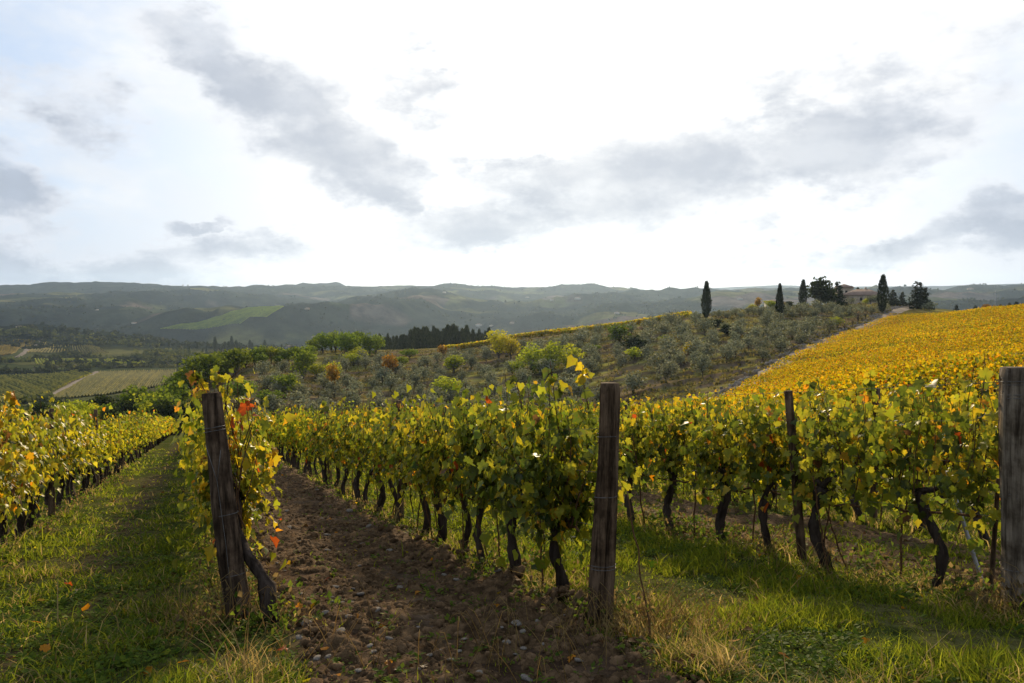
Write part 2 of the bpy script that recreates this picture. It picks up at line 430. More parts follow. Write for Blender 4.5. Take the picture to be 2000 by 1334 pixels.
WT = np.linalg.solve(SYS, np.concatenate([ce, np.zeros(3)]))

def terrace(x, y):                    # low dry terraces across the olive slope
    yy = (y - .10*x + 4*fbm(x/60., y/60., 2, 5))/11.0
    fr = yy-np.floor(yy)
    return (sstep(.0, .14, fr)-fr)*.95

def H(x, y):
    """Height above the camera's eye level is H - CAMZ: this returns world z."""
    x = np.atleast_1d(np.asarray(x, float)); y = np.atleast_1d(np.asarray(y, float))
    sh = x.shape; x = x.ravel(); y = y.ravel()
    out = np.empty(len(x))
    for i in range(0, len(x), 40000):
        xs, ys = x[i:i+40000], y[i:i+40000]
        rr0 = np.hypot(xs, ys); az = np.clip(np.arctan2(xs, ys), -.95, .95)
        rr = np.maximum(rr0, 3.0)
        f = np.stack([az*2.2, np.log(rr)], -1)
        d2 = (f**2).sum(1)[:, None] + (cf**2).sum(1)[None] - 2*f@cf.T
        e = phi(np.maximum(d2, 0))@WT[:n_] + WT[n_] + f@WT[n_+1:]
        z = e*rr
        nz = near_z(xs, ys)
        k = sstep(26, 44, ys) if True else 0
        back = sstep(.75, 1.1, np.abs(np.arctan2(xs, np.maximum(ys, 1e-3))))
        k = k*(1-back) ; k = np.where(ys < 26, 0, k)
        z = nz*(1-k)+z*k
        behind = sstep(0, -60, ys)
        z = z*(1-behind) + (-1.0)*behind
        # relief
        z = z + fbm(xs*.9, ys*.9, 3, 3)*.07*(1-sstep(60, 200, rr0)) + fbm(xs/14, ys/14, 3, 9)*.5*sstep(75, 130, rr0)
        g = sstep(125, 150, rr0)*(1-sstep(285, 330, rr0))*sstep(.05, -.02, np.arctan2(xs, np.maximum(ys, 1)) - .36)*sstep(-.36, -.30, np.arctan2(xs, np.maximum(ys, 1)))
        z = z + terrace(xs, ys)*g
        fa = sstep(900, 2200, rr0)
        rg = fbm(xs/900, ys/700, 4, 21); rid = (.22-np.abs(fbm(xs/1100+3+.4*fbm(xs/700, ys/700, 2, 34), ys/900, 4, 33)))
        z = z + fa*(rg*50 + rid*225*(1-.72*sstep(3600, 4800, rr0)) - 14 - 22*sstep(3800, 5000, rr0))+ sstep(500, 1500, rr0)*fbm(xs/110, ys/110, 3, 44)*7*(1+rr0/2600)
        out[i:i+40000] = z
    return (out + CAMZ).reshape(sh)

def h1(x, y): return float(H(x, y)[0])

RS = np.exp(np.linspace(math.log(76), math.log(6500), 900))
def hit(px, py, rmin=76, rmax=6500):
    """World point where the slope is first met along a line of sight."""
    az, el = pix_azel(px, py)
    r = RS[(RS >= rmin) & (RS <= rmax)]
    x, y = r*math.sin(az), r*math.cos(az)
    z = H(x, y)-CAMZ
    ok = np.nonzero(z >= r*math.tan(el))[0]
    i = ok[0] if len(ok) else int(np.argmin(r*math.tan(el)-z))
    return float(x[i]), float(y[i]), float(z[i]+CAMZ)

def in_poly(x, y, poly):
    x = np.asarray(x, float); y = np.asarray(y, float)
    ins = np.zeros(x.shape, bool); n = len(poly)
    for i in range(n):
        x1, y1 = poly[i]; x2, y2 = poly[(i+1) % n]
        c = ((y1 > y) != (y2 > y)) & (x < (x2-x1)*(y-y1)/(y2-y1+1e-12)+x1)
        ins ^= c
    return ins

def pxy(px, d): return ((px-1000)/F*d*1.0, d)     # plan position of a bearing at a distance
TRACK = [pxy(1455, 118), pxy(1482, 128), pxy(1560, 160), pxy(1640, 200), pxy(1720, 240), pxy(1768, 268), pxy(1785, 300)]
FIELD = [(-60, 0), (-60, 72), (10, 72), pxy(1300, 76), pxy(1420, 103), pxy(1495, 128), pxy(1575, 160), pxy(1655, 200), pxy(1733, 240), pxy(1783, 266), pxy(1850, 240), pxy(2000, 222), pxy(2350, 215), pxy(2700, 120), (60, 0)]

# ------------------------------------------------------------------ ground sheets
def polar_sheet(name, r0, r1, nr, mat, colf, label=None):
    fine = np.radians(np.arange(-48, 48.01, .28)); co1 = np.radians(np.linspace(-180, -48, 34)[:-1]); co2 = np.radians(np.linspace(48, 180, 34)[1:])
    az = np.concatenate([co1, fine, co2]); r = np.exp(np.linspace(math.log(r0), math.log(r1), nr))
    RR, AA = np.meshgrid(r, az, indexing='ij'); X, Y = RR*np.sin(AA), RR*np.cos(AA)
    Z = H(X, Y); na = len(az)
    V = np.stack([X, Y, Z], -1).reshape(-1, 3)
    i = np.arange(nr-1)[:, None]*na; j = np.arange(na-1)[None]
    Q = np.stack([i+j, i+na+j, i+na+j+1, i+j+1], -1).reshape(-1, 4)
    c = colf(V[:, 0], V[:, 1])
    me = new_mesh(name, V, Q, c, mat, True)
    return link(name, me, kind='structure')

def strip_weights(x, y):
    """How grassy the near ground is, 0..1 (the tilled strips are bare)."""
    c = row_c(x, y); t = y-Y0
    wob = .18*fbm(x*1.3, y*1.3, 2, 71)
    def band(a, b): return sstep(a-.14, a+.14, c+wob)*(1-sstep(b-.14, b+.14, c+wob))
    till = band(ROWS['B']+.28, ROWS['C']-.18)*sstep(-2.6, -1.2, t+wob*3) + band(ROWS['D']+.35, ROWS['E']-.3)*sstep(-.3, .3, t)*(.62+.9*fbm(x*.9, y*.9, 2, 77))
    for k in range(1, 14): till = till + band(ROWS['E']+2.6*(2*k-1)+2.6-.0, ROWS['E']+2.6*2*k+2.2)*.7
    till = np.maximum(till, sstep(-1.1, -1.9, t)*sstep(-1.7, -1.1, x)*(1-sstep(.7, 1.5, x))*.8)
    return 1-np.clip(till, 0, 1)

def near_col(x, y):
    g = strip_weights(x, y)
    n = fbm(x*2.2, y*2.2, 4, 81); n2 = fbm(x*.5, y*.5, 3, 82)
    turf = lerp3((.046, .058, .015), (.085, .080, .028), sstep(-.25, .35, n+n2*.6))
    worn = .8*np.exp(-((row_c(x, y)+3.25)/.32)**2)*sstep(-.35, .1, n2+.3*n)
    turf = turf*(1-worn[:, None])+np.array([.075, .055, .034])*worn[:, None]
    soil = lerp3((.060, .038, .024), (.11, .075, .048), sstep(-.3, .3, n))
    return turf*g[:, None]+soil*(1-g[:, None])

def hill_col(x, y):
    n = fbm(x/9, y/9, 4, 91); n2 = fbm(x/30, y/30, 3, 92)
    yy = (y-.10*x+4*fbm(x/60., y/60., 2, 5))/11.0; fr = yy-np.floor(yy)
    c = lerp3((.165, .120, .062), (.125, .115, .030), sstep(-.2, .3, n))
    c = lerp3(c, np.broadcast_to((.26, .23, .05), c.shape), np.maximum(sstep(.1, .45, n2)*.6, (fr > .78)*sstep(-.1, .2, n2)*.75))
    c = lerp3(c, np.broadcast_to((.085, .062, .046), c.shape), (fr < .18)*.85)                                   # bare terrace faces
    f = in_poly(x, y, FIELD)
    c[f] = lerp3((.085, .065, .03), (.12, .10, .03), sstep(-.3, .3, n))[f]
    return c

def far_col(x, y):
    r = np.hypot(x, y)
    n = fbm(x/420, y/330, 4, 101); n2 = fbm(x/170+5, y/130, 3, 102); hgt = H(x, y)
    cellx, celly = np.floor(x/230+.9*fbm(x/500, y/500, 2, 7)), np.floor(y/190+.9*fbm(x/400, y/500, 2, 8))
    rnd = hash2(cellx, celly, 5); rnd2 = hash2(cellx, celly, 6)
    field = lerp3((.036, .046, .018), (.115, .105, .036), rnd2)
    field = np.where((rnd2 > .86)[:, None], np.array([.10, .075, .058]), field)
    forest = lerp3((.011, .016, .012), (.024, .030, .018), sstep(-.3, .3, n2))
    fm = sstep(-.22, -.02, n + .16*n2 + .30*sstep(-40, 40, hgt) + .10*sstep(.12, -.22, np.arctan2(x, y)) - .42*sstep(2200, 1100, r) + (rnd-.5)*.5)
    return field*(1-fm[:, None])+forest*fm[:, None]

polar_sheet('ground', .3, 85, 400, M_GROUND, near_col)
polar_sheet('hillside', 85, 440, 170, M_HILL, hill_col)
polar_sheet('hills', 440, 6600, 230, M_FAR, far_col)

def ridge_sheet(name, d, prof, depth, mat, colr, seed):
    """A far range as solid ground: rises to its crest and falls behind it."""
    px = np.linspace(-700, 2700, 260); h = np.interp(px, [p[0] for p in prof], [p[1] for p in prof])
    el = np.array([pix_azel(p, q)[1] for p, q in zip(px, h)]); az = np.arctan((px-1000)/F)
    rows = np.linspace(0, 1, 14)
    V = []
    for s in rows:
        r = d + depth*s
        k = np.sin(np.pi*np.clip(s, 0, 1))**.8
        x, y = r*np.sin(az), r*np.cos(az)
        top = (d+depth*.5)*np.tan(el)
        z = CAMZ - 130 + (top+130)*k + fbm(x/500, y/500, 4, seed)*26*k*(1-.6*k)
        V.append(np.stack([x, y, z], -1))
    V = np.vstack(V); na = len(px)
    i = np.arange(len(rows)-1)[:, None]*na; j = np.arange(na-1)[None]
    Q = np.stack([i+j, i+na+j, i+na+j+1, i+j+1], -1).reshape(-1, 4)
    link(name, new_mesh(name, V, Q, np.broadcast_to(colr, (len(V), 3)), mat, True), kind='structure')
ridge_sheet('distant_hills', 8600, [(-700, 575), (300, 570), (900, 572), (1300, 566), (1440, 560), (1520, 556), (1600, 560), (1700, 559), (1850, 558), (1950, 555), (2100, 551), (2700, 556)], 1800, M_FAR, (.03, .035, .028), 3)

# ------------------------------------------------------------------ tilled strips, clods and stones
def clod_noise(x, y, seed):
    a = .5-np.abs(fbm(x*3.2, y*3.2, 2, seed)); b = .5-np.abs(fbm(x*7.5, y*7.5, 2, seed+5)); c = .5-np.abs(fbm(x*17, y*17, 2, seed+9))
    return a*.105 + b*.075 + c*.055 + vnoise(x*36, y*36, seed+31)*.028
MOUNDS = [(.50, 5.85, .28, .16), (.05, 6.7, .28, .13), (-.6, 8.0, .22, .10), (-.1, 5.2, .35, .06), (-1.25, 4.75, .3, .08)]
def soil_z(x, y, seed=201):
    z = H(x, y) + .01 + clod_noise(x, y, seed) - .075
    for mx, my, mr, mh in MOUNDS: z = z + mh*np.exp(-((x-mx)**2+(y-my)**2)/(mr*mr))
    return z
def soil_strip(ca, cb, t0, t1, nc, nt_, name='tilled_soil'):
    u = np.linspace(0, 1, nc)
    t = t0 + (np.exp(np.linspace(0, math.log(1+(t1-t0)/3.5), nt_))-1)*3.5
    T, U = np.meshgrid(t, u, indexing='ij')
    wob = .16*fbm(T*1.1, U*0+ca*3, 3, 61); wob2 = .16*fbm(T*1.1, U*0+cb*5, 3, 62)
    c = (ca+wob)*(1-U)+(cb+wob2)*U
    y = Y0+T; x = c+SX*T
    edge = np.minimum(np.minimum(U, 1-U)*8, np.minimum((T-t0)/.5, (t1-T)/2)); k = sstep(0, 1, edge)
    z = soil_z(x, y)*k + (H(x, y)-.05)*(1-k)
    V = np.stack([x, y, z], -1).reshape(-1, 3)
    i = np.arange(nt_-1)[:, None]*nc; j = np.arange(nc-1)[None]
    Q = np.stack([i+j, i+j+1, i+nc+j+1, i+nc+j], -1).reshape(-1, 4)
    return link(name, new_mesh(name, V, Q, None, M_SOIL, True), kind='structure')
soil_strip(ROWS['B']+.22, ROWS['C']-.02, -2.5, 62, 130, 640)
soil_strip(ROWS['D']+.15, ROWS['E']-.15, -.6, 45, 60, 200)

def rock_template(seed, sub=2):
    import bmesh
    bm = bmesh.new(); bmesh.ops.create_icosphere(bm, subdivisions=sub, radius=1.0)
    V = np.array([v.co[:] for v in bm.verts]); Fc = np.array([[v.index for v in f.verts] for f in bm.faces]); bm.free()
    g = np.random.default_rng(seed)
    d = rand_unit(g, 9); o = g.uniform(.55, .95, 9)
    for k in range(9):                                             # flat broken facets
        s = V@d[k]; V = V - np.maximum(s-o[k], 0)[:, None]*d[k]
    V *= 1+.10*(g.random((len(V), 1))-.5)
    return V, Fc
ROCK = [rock_template(s, 1) for s in range(6)]
ROCKH = [rock_template(40+s, 2) for s in range(4)]
def rand_basis(g, n, up=.0):
    return basis(rand_unit(g, n), rand_unit(g, n)+np.array([0, 0, up]))

def clods():
    parts = []
    g = np.random.default_rng(33)
    n = 9000
    t = -2.4 + (np.exp(g.random(n)*math.log(1+34/2.5))-1)*2.5
    u = g.random(n); c = (ROWS['B']+.3)*(1-u)+(ROWS['C']+.0)*u
    y = Y0+t; x = c+SX*t
    n2 = 700; t2 = -.4+g.random(n2)*12; c2 = ROWS['D']+.3+g.random(n2)*2.1
    x = np.concatenate([x, c2+SX*t2]); y = np.concatenate([y, Y0+t2]); n += n2
    size = np.clip(g.lognormal(-4.1, .6, n), .005, .075)
    z = soil_z(x, y)-size*.22
    B = rand_basis(g, n); S = size[:, None]*g.uniform(.6, 1.25, (n, 3))
    for k, (T, Fc) in enumerate(ROCK):
        s = np.arange(n) % 6 == k
        V, Q, _ = instance(T, Fc, np.stack([x, y, z], -1)[s], B[s], S[s]); parts.append((V, Q))
    V, Fs, _ = join(parts)
    link('soil_clods', new_mesh('soil_clods', V, Fs, None, M_CLOD, False), kind='stuff', label='loose brown clods of soil over the tilled strip between vine rows', cat='soil')
clods()

def ordinal(n):
    w = ['first', 'second', 'third', 'fourth', 'fifth', 'sixth', 'seventh', 'eighth', 'ninth', 'tenth', 'eleventh', 'twelfth']
    if n <= 12: return w[n-1]
    return f"{n}{'th' if 10 <= n % 100 <= 20 else {1: 'st', 2: 'nd', 3: 'rd'}.get(n % 10, 'th')}"

def ground_hit(px, py):
    az, el = pix_azel(px, py); r = np.linspace(2.5, 75, 1500)
    x, y = r*math.sin(az), r*math.cos(az); z = near_z(x, y); i = np.nonzero(z >= r*math.tan(el))[0]; i = i[0] if len(i) else -1
    return float(x[i]), float(y[i])

STONES = [(870, 1180, 26), (840, 1055, 15), (1010, 1235, 30), (990, 1262, 22), (655, 1148, 24), (590, 1158, 20), (945, 1100, 34), (780, 1145, 28), (735, 1215, 26), (600, 1240, 24), (665, 1250, 30), (1180, 1165, 18),
          (560, 1000, 13), (505, 1052, 14), (640, 1080, 16), (700, 1110, 17), (760, 1085, 20), (905, 1170, 22), (1030, 1325, 34), (365, 1318, 26), (935, 1330, 24), (820, 1235, 18), (870, 1120, 22), (720, 1030, 14), (585, 1055, 14), (650, 1020, 14),
          (690, 1185, 22), (545, 1105, 16), (800, 1015, 12), (760, 1250, 20), (1130, 1300, 22), (880, 1300, 18), (700, 1320, 20), (620, 960, 10), (1490, 1310, 20), (150, 1165, 22), (40, 1120, 20)]
_g = random.Random(91)
STONES += [(_g.uniform(520, 1130), _g.uniform(985, 1320), _g.uniform(9, 26)) for _ in range(60)]
STONES = [(a, b, c) if i < 37 else (max(a, 470+(1330-b)*.08), b, c*(b/1330)) for i, (a, b, c) in enumerate(STONES)]
stone_me = [new_mesh('stone', T*np.array([1, .8, .38]), Fc, None, M_STONE, False) for T, Fc in ROCKH]
STONE_WORDS = {0: 'flat grey stone lying in the middle of the tilled strip', 2: 'largest pale stone at the front edge of the tilled strip', 5: 'pale stone near the crooked trunk beside the leaning post', 18: 'pale angular stone at the bottom edge below the brown post', 19: 'grey stone in grass in front of the leaning post', 34: 'small white stone in grass before the right hand vines', 35: 'pale broken stone in the left grass strip', 36: 'small pale stone under the left yellow vine row'}
for i, (px, py, w) in enumerate(STONES):
    x, y = ground_hit(px, py); d = math.hypot(x, y); s = w/F*d*.5
    z = float(soil_z(np.array([x]), np.array([y]))[0]) if float(strip_weights(np.array([x]), np.array([y]))[0]) < .5 else h1(x, y)
    nth = 1+sorted((s_[1] for k_, s_ in enumerate(STONES) if k_ not in STONE_WORDS), reverse=True).index(py)+sum(1 for k_, s_ in enumerate(STONES) if k_ < i and k_ not in STONE_WORDS and s_[1] == py) if i not in STONE_WORDS else 0
    o = link('stone', stone_me[i % 4], None, (x, y, z+s*.18), R.uniform(0, 6.28), s, label=STONE_WORDS.get(i, f'small pale broken stone on the tilled strip, {ordinal(nth)} counted from the bottom edge'), cat='stone', group='stones lying on the ground')
    o.rotation_euler = (R.uniform(-.3, .3), R.uniform(-.3, .3), R.uniform(0, 6.28))

# ------------------------------------------------------------------ grass and weeds
def grass_blades():
    g = np.random.default_rng(77)
    n = 540000
    r = 3.4*np.exp(g.random(n)*math.log(42/3.4)); a = np.radians(g.uniform(-37, 37, n))
    x, y = r*np.sin(a), r*np.cos(a)
    w = strip_weights(x, y); c = row_c(x, y); t = y-Y0
    patch = sstep(-.28, .22, fbm(x*1.9, y*1.9, 4, 120))
    lane = np.exp(-((c+3.15)/.45)**2)                                      # worn middle of the left lane
    keep = w*(.14+.86*patch)*(1-.75*lane) + (1-w)*.025
    # nothing far off to the side of the rows
    k = g.random(n) < keep*np.clip(9/r, .25, 1)
    x, y, r, c, t, w, patch, lane = (v[k] for v in (x, y, r, c, t, w, patch, lane))
    n = len(x)
    dry = np.zeros(n)
    for (px_, py_, rr_) in ((-1.95, 5.4, .45), (.72, 5.3, .55), (3.5, 5.4, .4), (1.0, 5.0, .4)): dry = np.maximum(dry, np.exp(-((x-px_)**2+(y-py_)**2)/rr_**2))
    for rc in ROWS.values(): dry = np.maximum(dry, .55*np.exp(-((c-rc)/.25)**2))
    dry = np.clip(dry + .28*sstep(.05, .4, fbm(x*.8, y*.8, 3, 131)) + .25*lane + .03, 0, 1)
    isdry = g.random(n) < dry*.5
    hgt = g.lognormal(-3.1, .48, n)*(1+.8*dry*isdry)*(.5+.85*patch); hgt = np.clip(hgt, .025, .34)*np.where(w < .5, .7, 1)
    wid = g.uniform(.0022, .0048, n)*np.maximum(1, r/5.0)
    lean = g.normal(size=(n, 2))*.45*(1+.5*isdry[:, None])
    base = np.stack([x, y, H(x, y)-.01], -1)
    th = g.random(n)*6.283; sx = np.stack([np.cos(th), np.sin(th), np.zeros(n)], -1)*wid[:, None]
    m1 = base + np.stack([lean[:, 0]*.35, lean[:, 1]*.35, np.full(n, .55)], -1)*hgt[:, None]
    tp = base + np.stack([lean[:, 0]*1.15, lean[:, 1]*1.15, np.full(n, .92)], -1)*hgt[:, None]
    V = np.stack([base-sx, base+sx, m1+sx*.8, m1-sx*.8, tp], 1).reshape(-1, 3)
    o = np.arange(n)*5
    Q = np.stack([o, o+1, o+2, o+3], 1); T = np.stack([o+3, o+2, o+4], 1)
    q = g.random(n)
    green = lerp3((.072, .105, .010), (.205, .212, .020), q)
    tan = lerp3((.20, .14, .055), (.33, .25, .12), q)
    C = np.where(isdry[:, None], tan, green)*g.uniform(.75, 1.25, (n, 1))
    link('grass', new_mesh('grass', V, [Q, T], np.repeat(C, 5, 0), M_GRASS), kind='stuff', label='short green and straw coloured grass between the vine rows', cat='grass')
grass_blades()

def weeds():
    """Clover, thistle rosettes and creeping leaves lying low in the grass."""
    g = np.random.default_rng(78)
    n = 15000
    r = 3.6*np.exp(g.random(n)*math.log(16/3.6)); a = np.radians(g.uniform(-36, 36, n)); x, y = r*np.sin(a), r*np.cos(a)
    w = strip_weights(x, y); p = fbm(x*1.1, y*1.1, 3, 140)
    k = g.random(n) < np.where(w > .5, sstep(-.3, .3, p), .075)
    x, y = x[k], y[k]; n = len(x); m = 7
    T = np.array([(0, 0, 0), (.32, .45, .06), (0, 1, -.05), (-.32, .45, .06)], float); TF = np.array([(0, 1, 2), (0, 2, 3)])
    X = np.repeat(x, m)+g.normal(size=n*m)*.025; Y = np.repeat(y, m)+g.normal(size=n*m)*.02
    ang = g.random(n*m)*6.283; up = g.uniform(.05, .8, n*m)
    tip = np.stack([np.cos(ang), np.sin(ang), up], -1); nr = np.stack([-np.cos(ang)*up, -np.sin(ang)*up, np.ones(n*m)], -1)+g.normal(size=(n*m, 3))*.2
    pos = np.stack([X, Y, H(X, Y)+g.uniform(0, .05, n*m)], -1)
    C = lerp3((.05, .095, .012), (.15, .19, .022), g.random(n*m))
    V, Q, C = instance(T, TF, pos, basis(tip, nr), np.repeat(g.uniform(.018, .05, n), m), C)
    link('weeds', new_mesh('weeds', V, Q, C, M_GRASS), kind='stuff', label='low broad leaved weeds and clover growing in the grass', cat='weeds')
weeds()

def undergrowth():
    """Rank weeds, bramble leaves and dead stems tangled along the feet of the vines."""
    g = np.random.default_rng(83); k = 1500
    rc = np.array([ROWS['C'], ROWS['D'], ROWS['D'], ROWS['D'], ROWS['E'], ROWS['A'], ROWS['B']])[g.integers(0, 7, k)]
    t = g.random(k)**1.4*16-.3; c = rc+g.normal(size=k)*.24+.08; y = Y0+t; x = c+SX*t
    keep = g.random(k) < sstep(-.35, .25, fbm(x*1.4, y*1.4, 3, 150)); x, y = x[keep], y[keep]; k = len(x); m = 16
    hgt = np.repeat(g.uniform(.06, .30, k), m)
    X = np.repeat(x, m)+g.normal(size=k*m)*.06; Y = np.repeat(y, m)+g.normal(size=k*m)*.06; u = g.random(k*m)
    pos = np.stack([X, Y, H(X, Y)+hgt*u], -1); dead = np.repeat(g.random(k) < .38, m)
    C = np.where(dead[:, None], lerp3((.07, .048, .025), (.21, .15, .07), g.random(k*m)), lerp3((.035, .065, .012), (.13, .165, .022), g.random(k*m)))
    V, Q, C = instance(*LT_SMALL, pos, basis(rand_unit(g, k*m)+np.array([0, 0, .35]), rand_unit(g, k*m)+np.array([0, 0, .6])), g.uniform(.025, .065, k*m), C)
    parts = [(V, Q, C)]
    for i in range(0, k, 2):
        s = np.linspace(0, 1, 4); L = g.uniform(.15, .45); d = g.normal(size=2)*.22
        P = np.stack([x[i]+d[0]*s, y[i]+d[1]*s, h1(x[i], y[i])+L*s*(1-.25*s)], -1); V, Fs = tube(P, np.linspace(.0032, .0014, 4), 3, cap=False)
        parts.append((V, Fs, np.array([.12, .08, .045])*g.uniform(.6, 1.6)))
    V, Fs, C = join(parts)
    link('undergrowth', new_mesh('undergrowth', V, Fs, C, M_GRASS), kind='stuff', label='weeds and dead stems tangled along the feet of the vine rows', cat='undergrowth')
LT_SMALL = (np.array([(0, 0, 0), (.34, .45, .08), (0, 1, -.06), (-.34, .45, .08)], float), np.array([(0, 1, 2), (0, 2, 3)]))
undergrowth()

def straw():
    """Long dry stalks bent over round the feet of the posts and along the edges."""
    g = np.random.default_rng(79); parts = []
    cen = [(-2.0, 5.25, .38, 190), (.80, 5.1, .42, 230), (1.05, 5.0, .35, 90), (3.5, 5.4, .35, 110), (-1.35, 4.7, .5, 80), (2.6, 6.9, .8, 120), (.4, 4.75, .5, 90), (-.2, 4.5, .6, 80)]
    for cx, cyy, rad, m in cen:
        for _ in range(int(m*.42)):
            x, y = cx+g.normal()*rad*.6, cyy+g.normal()*rad*.6
            L = g.uniform(.14, .48); a = g.random()*6.283; d = np.array([math.cos(a), math.sin(a)])
            s = np.linspace(0, 1, 5); bend = g.uniform(.4, 1.5)
            ptx = x+d[0]*L*np.sin(s*bend)*.8; pty = y+d[1]*L*np.sin(s*bend)*.8; ptz = h1(x, y)+L*(np.sin(s*math.pi*.5*g.uniform(.7, 1.7)))*.8
            V, Fs = tube(np.stack([ptx, pty, ptz], -1), np.linspace(.0028, .0012, 5), 3, cap=False)
            q = g.random(); parts.append((V, Fs, np.array([.26, .19, .085])*(.6+.8*q)))
    V, Fs, C = join(parts)
    link('dry_grass', new_mesh('dry_grass', V, Fs, C, M_GRASS), kind='stuff', label='long dry straw bent over round the feet of the posts', cat='dry grass')
straw()

# ------------------------------------------------------------------ grapevines
def leaf_template(lod):
    if lod == 0:
        half = [(.10, -.13), (.27, -.14), (.43, .00), (.38, .12), (.55, .26), (.52, .43), (.36, .44), (.38, .62), (.22, .66), (.12, .84)]
    elif lod == 1:
        half = [(.32, -.10), (.53, .30), (.30, .52), (.16, .75)]
    else:
        half = [(.46, .22)]
    pts = [(0, 0)]+half+[(0, 1.0 if lod < 2 else .95)]+[(-a, b) for a, b in reversed(half)]
    o = np.array(pts); c = np.array([[0, .30]])
    P = np.vstack([o, c]) if lod < 2 else o
    z = .22*np.abs(P[:, 0])**1.2 - .20*np.maximum(P[:, 1], 0)**2 + (0.05*np.sin(P[:, 0]*9+P[:, 1]*7) if lod == 0 else 0)
    V = np.stack([P[:, 0], P[:, 1]-.0, z], 1)
    n = len(o)
    if lod < 2: Fc = np.array([(i, (i+1) % n, n) for i in range(n)])
    else: Fc = np.array([(0, 1, 2), (0, 2, 3)])
    return V, Fc
LT = [leaf_template(i) for i in range(3)]
PAL = {'dark': (.048, .075, .014), 'green': (.112, .148, .019), 'lime': (.235, .25, .022), 'yellow': (.40, .34, .022), 'gold': (.50, .31, .018), 'orange': (.50, .21, .016), 'red': (.36, .07, .014), 'brown': (.13, .065, .025)}
PN = list(PAL); PC = np.array([PAL[k] for k in PN])
MIXES = {  # shares of dark, green, lime, yellow, gold, orange, red, brown
    'A': (.02, .12, .38, .33, .09, .022, .003, .025), 'B': (.05, .20, .42, .25, .05, .02, .01, .02), 'C': (.07, .27, .40, .17, .06, .025, .005, .02),
    'Cn': (.17, .44, .30, .06, .015, .004, .002, .006), 'D': (.09, .34, .44, .08, .025, .012, .004, .015), 'E': (.03, .15, .34, .30, .11, .035, .005, .03), 'F': (.006, .03, .11, .49, .29, .045, .003, .022)}  # Cn: greener mix, shade on the near middle-row vines put into darker leaves

def vine_leaves(g, n, mix, L=.86, lo=.62, hi=1.68, nshoot=10, thick=.13, size=(.06, .115), slope=-.15, hangs=.06):
    """Leaves hung along the vine's shoots. Local frame: x along the row, z up."""
    b = np.stack([g.uniform(-L/2, L/2, nshoot), g.normal(size=nshoot)*.05, np.full(nshoot, lo+.02)], -1)
    top = np.stack([b[:, 0]+g.normal(size=nshoot)*.16, g.normal(size=nshoot)*thick*1.1, g.uniform(lo+.55, hi, nshoot)], -1)
    top[:2, 2] = hi+g.uniform(.02, .18, 2)
    k = g.integers(0, nshoot, n); s = g.random(n)**.85
    P = b[k]*(1-s[:, None])+top[k]*s[:, None]
    P[:, 1] += np.sin(s*2.2)*.05*np.sign(top[k, 1]) + g.normal(size=n)*thick*(.75+.2*np.sin(s*3))
    P[:, 0] += g.normal(size=n)*.08; P[:, 2] += g.normal(size=n)*.07 - .06
    hang = g.random(n) < hangs                                          # trailing shoots below the wire
    P[hang, 2] = g.uniform(lo-.30, lo+.1, hang.sum())
    P[:, 2] += slope*P[:, 0]
    out = np.sign(P[:, 1]+g.normal(size=n)*.05)
    nr = np.stack([g.normal(size=n)*.45, out*g.uniform(.35, 1.0, n), g.uniform(-.15, .9, n)], -1)
    tip = np.stack([g.normal(size=n)*.55, out*.35+g.normal(size=n)*.3, -.75+g.normal(size=n)*.4], -1)
    sz = size[0]*.8+(size[1]*1.12-size[0]*.8)*g.random(n)**1.35
    ci = g.choice(len(PN), n, p=np.array(MIXES[mix])/sum(MIXES[mix]))
    # autumn turns whole shoots together
    shift = g.choice(len(PN), nshoot, p=np.array(MIXES[mix])/sum(MIXES[mix]))
    ci = np.where(g.random(n) < .25, shift[k], ci)
    return P, basis(tip, nr), sz, ci, (b, top)

def leaf_col(g, ci): return PC[ci]*g.uniform(.72, 1.28, (len(ci), 1))*np.array([1, 1, 1]) + g.normal(size=(len(ci), 3))*.004

def canes_mesh(g, shoots, slope=-.15):
    parts = []; b, top = shoots
    for i in range(len(b)):
        s = np.linspace(0, 1, 5)[:, None]; P = b[i]*(1-s)+top[i]*s; P[1:-1] += g.normal(size=(3, 3))*.025; P[:, 2] += slope*P[:, 0]
        V, Fs = tube(P, np.linspace(.006, .0025, 5), 4, cap=False); parts.append((V, Fs))
    s = np.linspace(-.42, .42, 7); P = np.stack([s, g.normal(size=7)*.015, .62+g.normal(size=7)*.015+slope*s], -1)
    V, Fs = tube(P, .011, 5); parts.append((V, Fs))
    V, Fs, _ = join(parts); return new_mesh('cane', V, Fs, None, M_CANE, True)

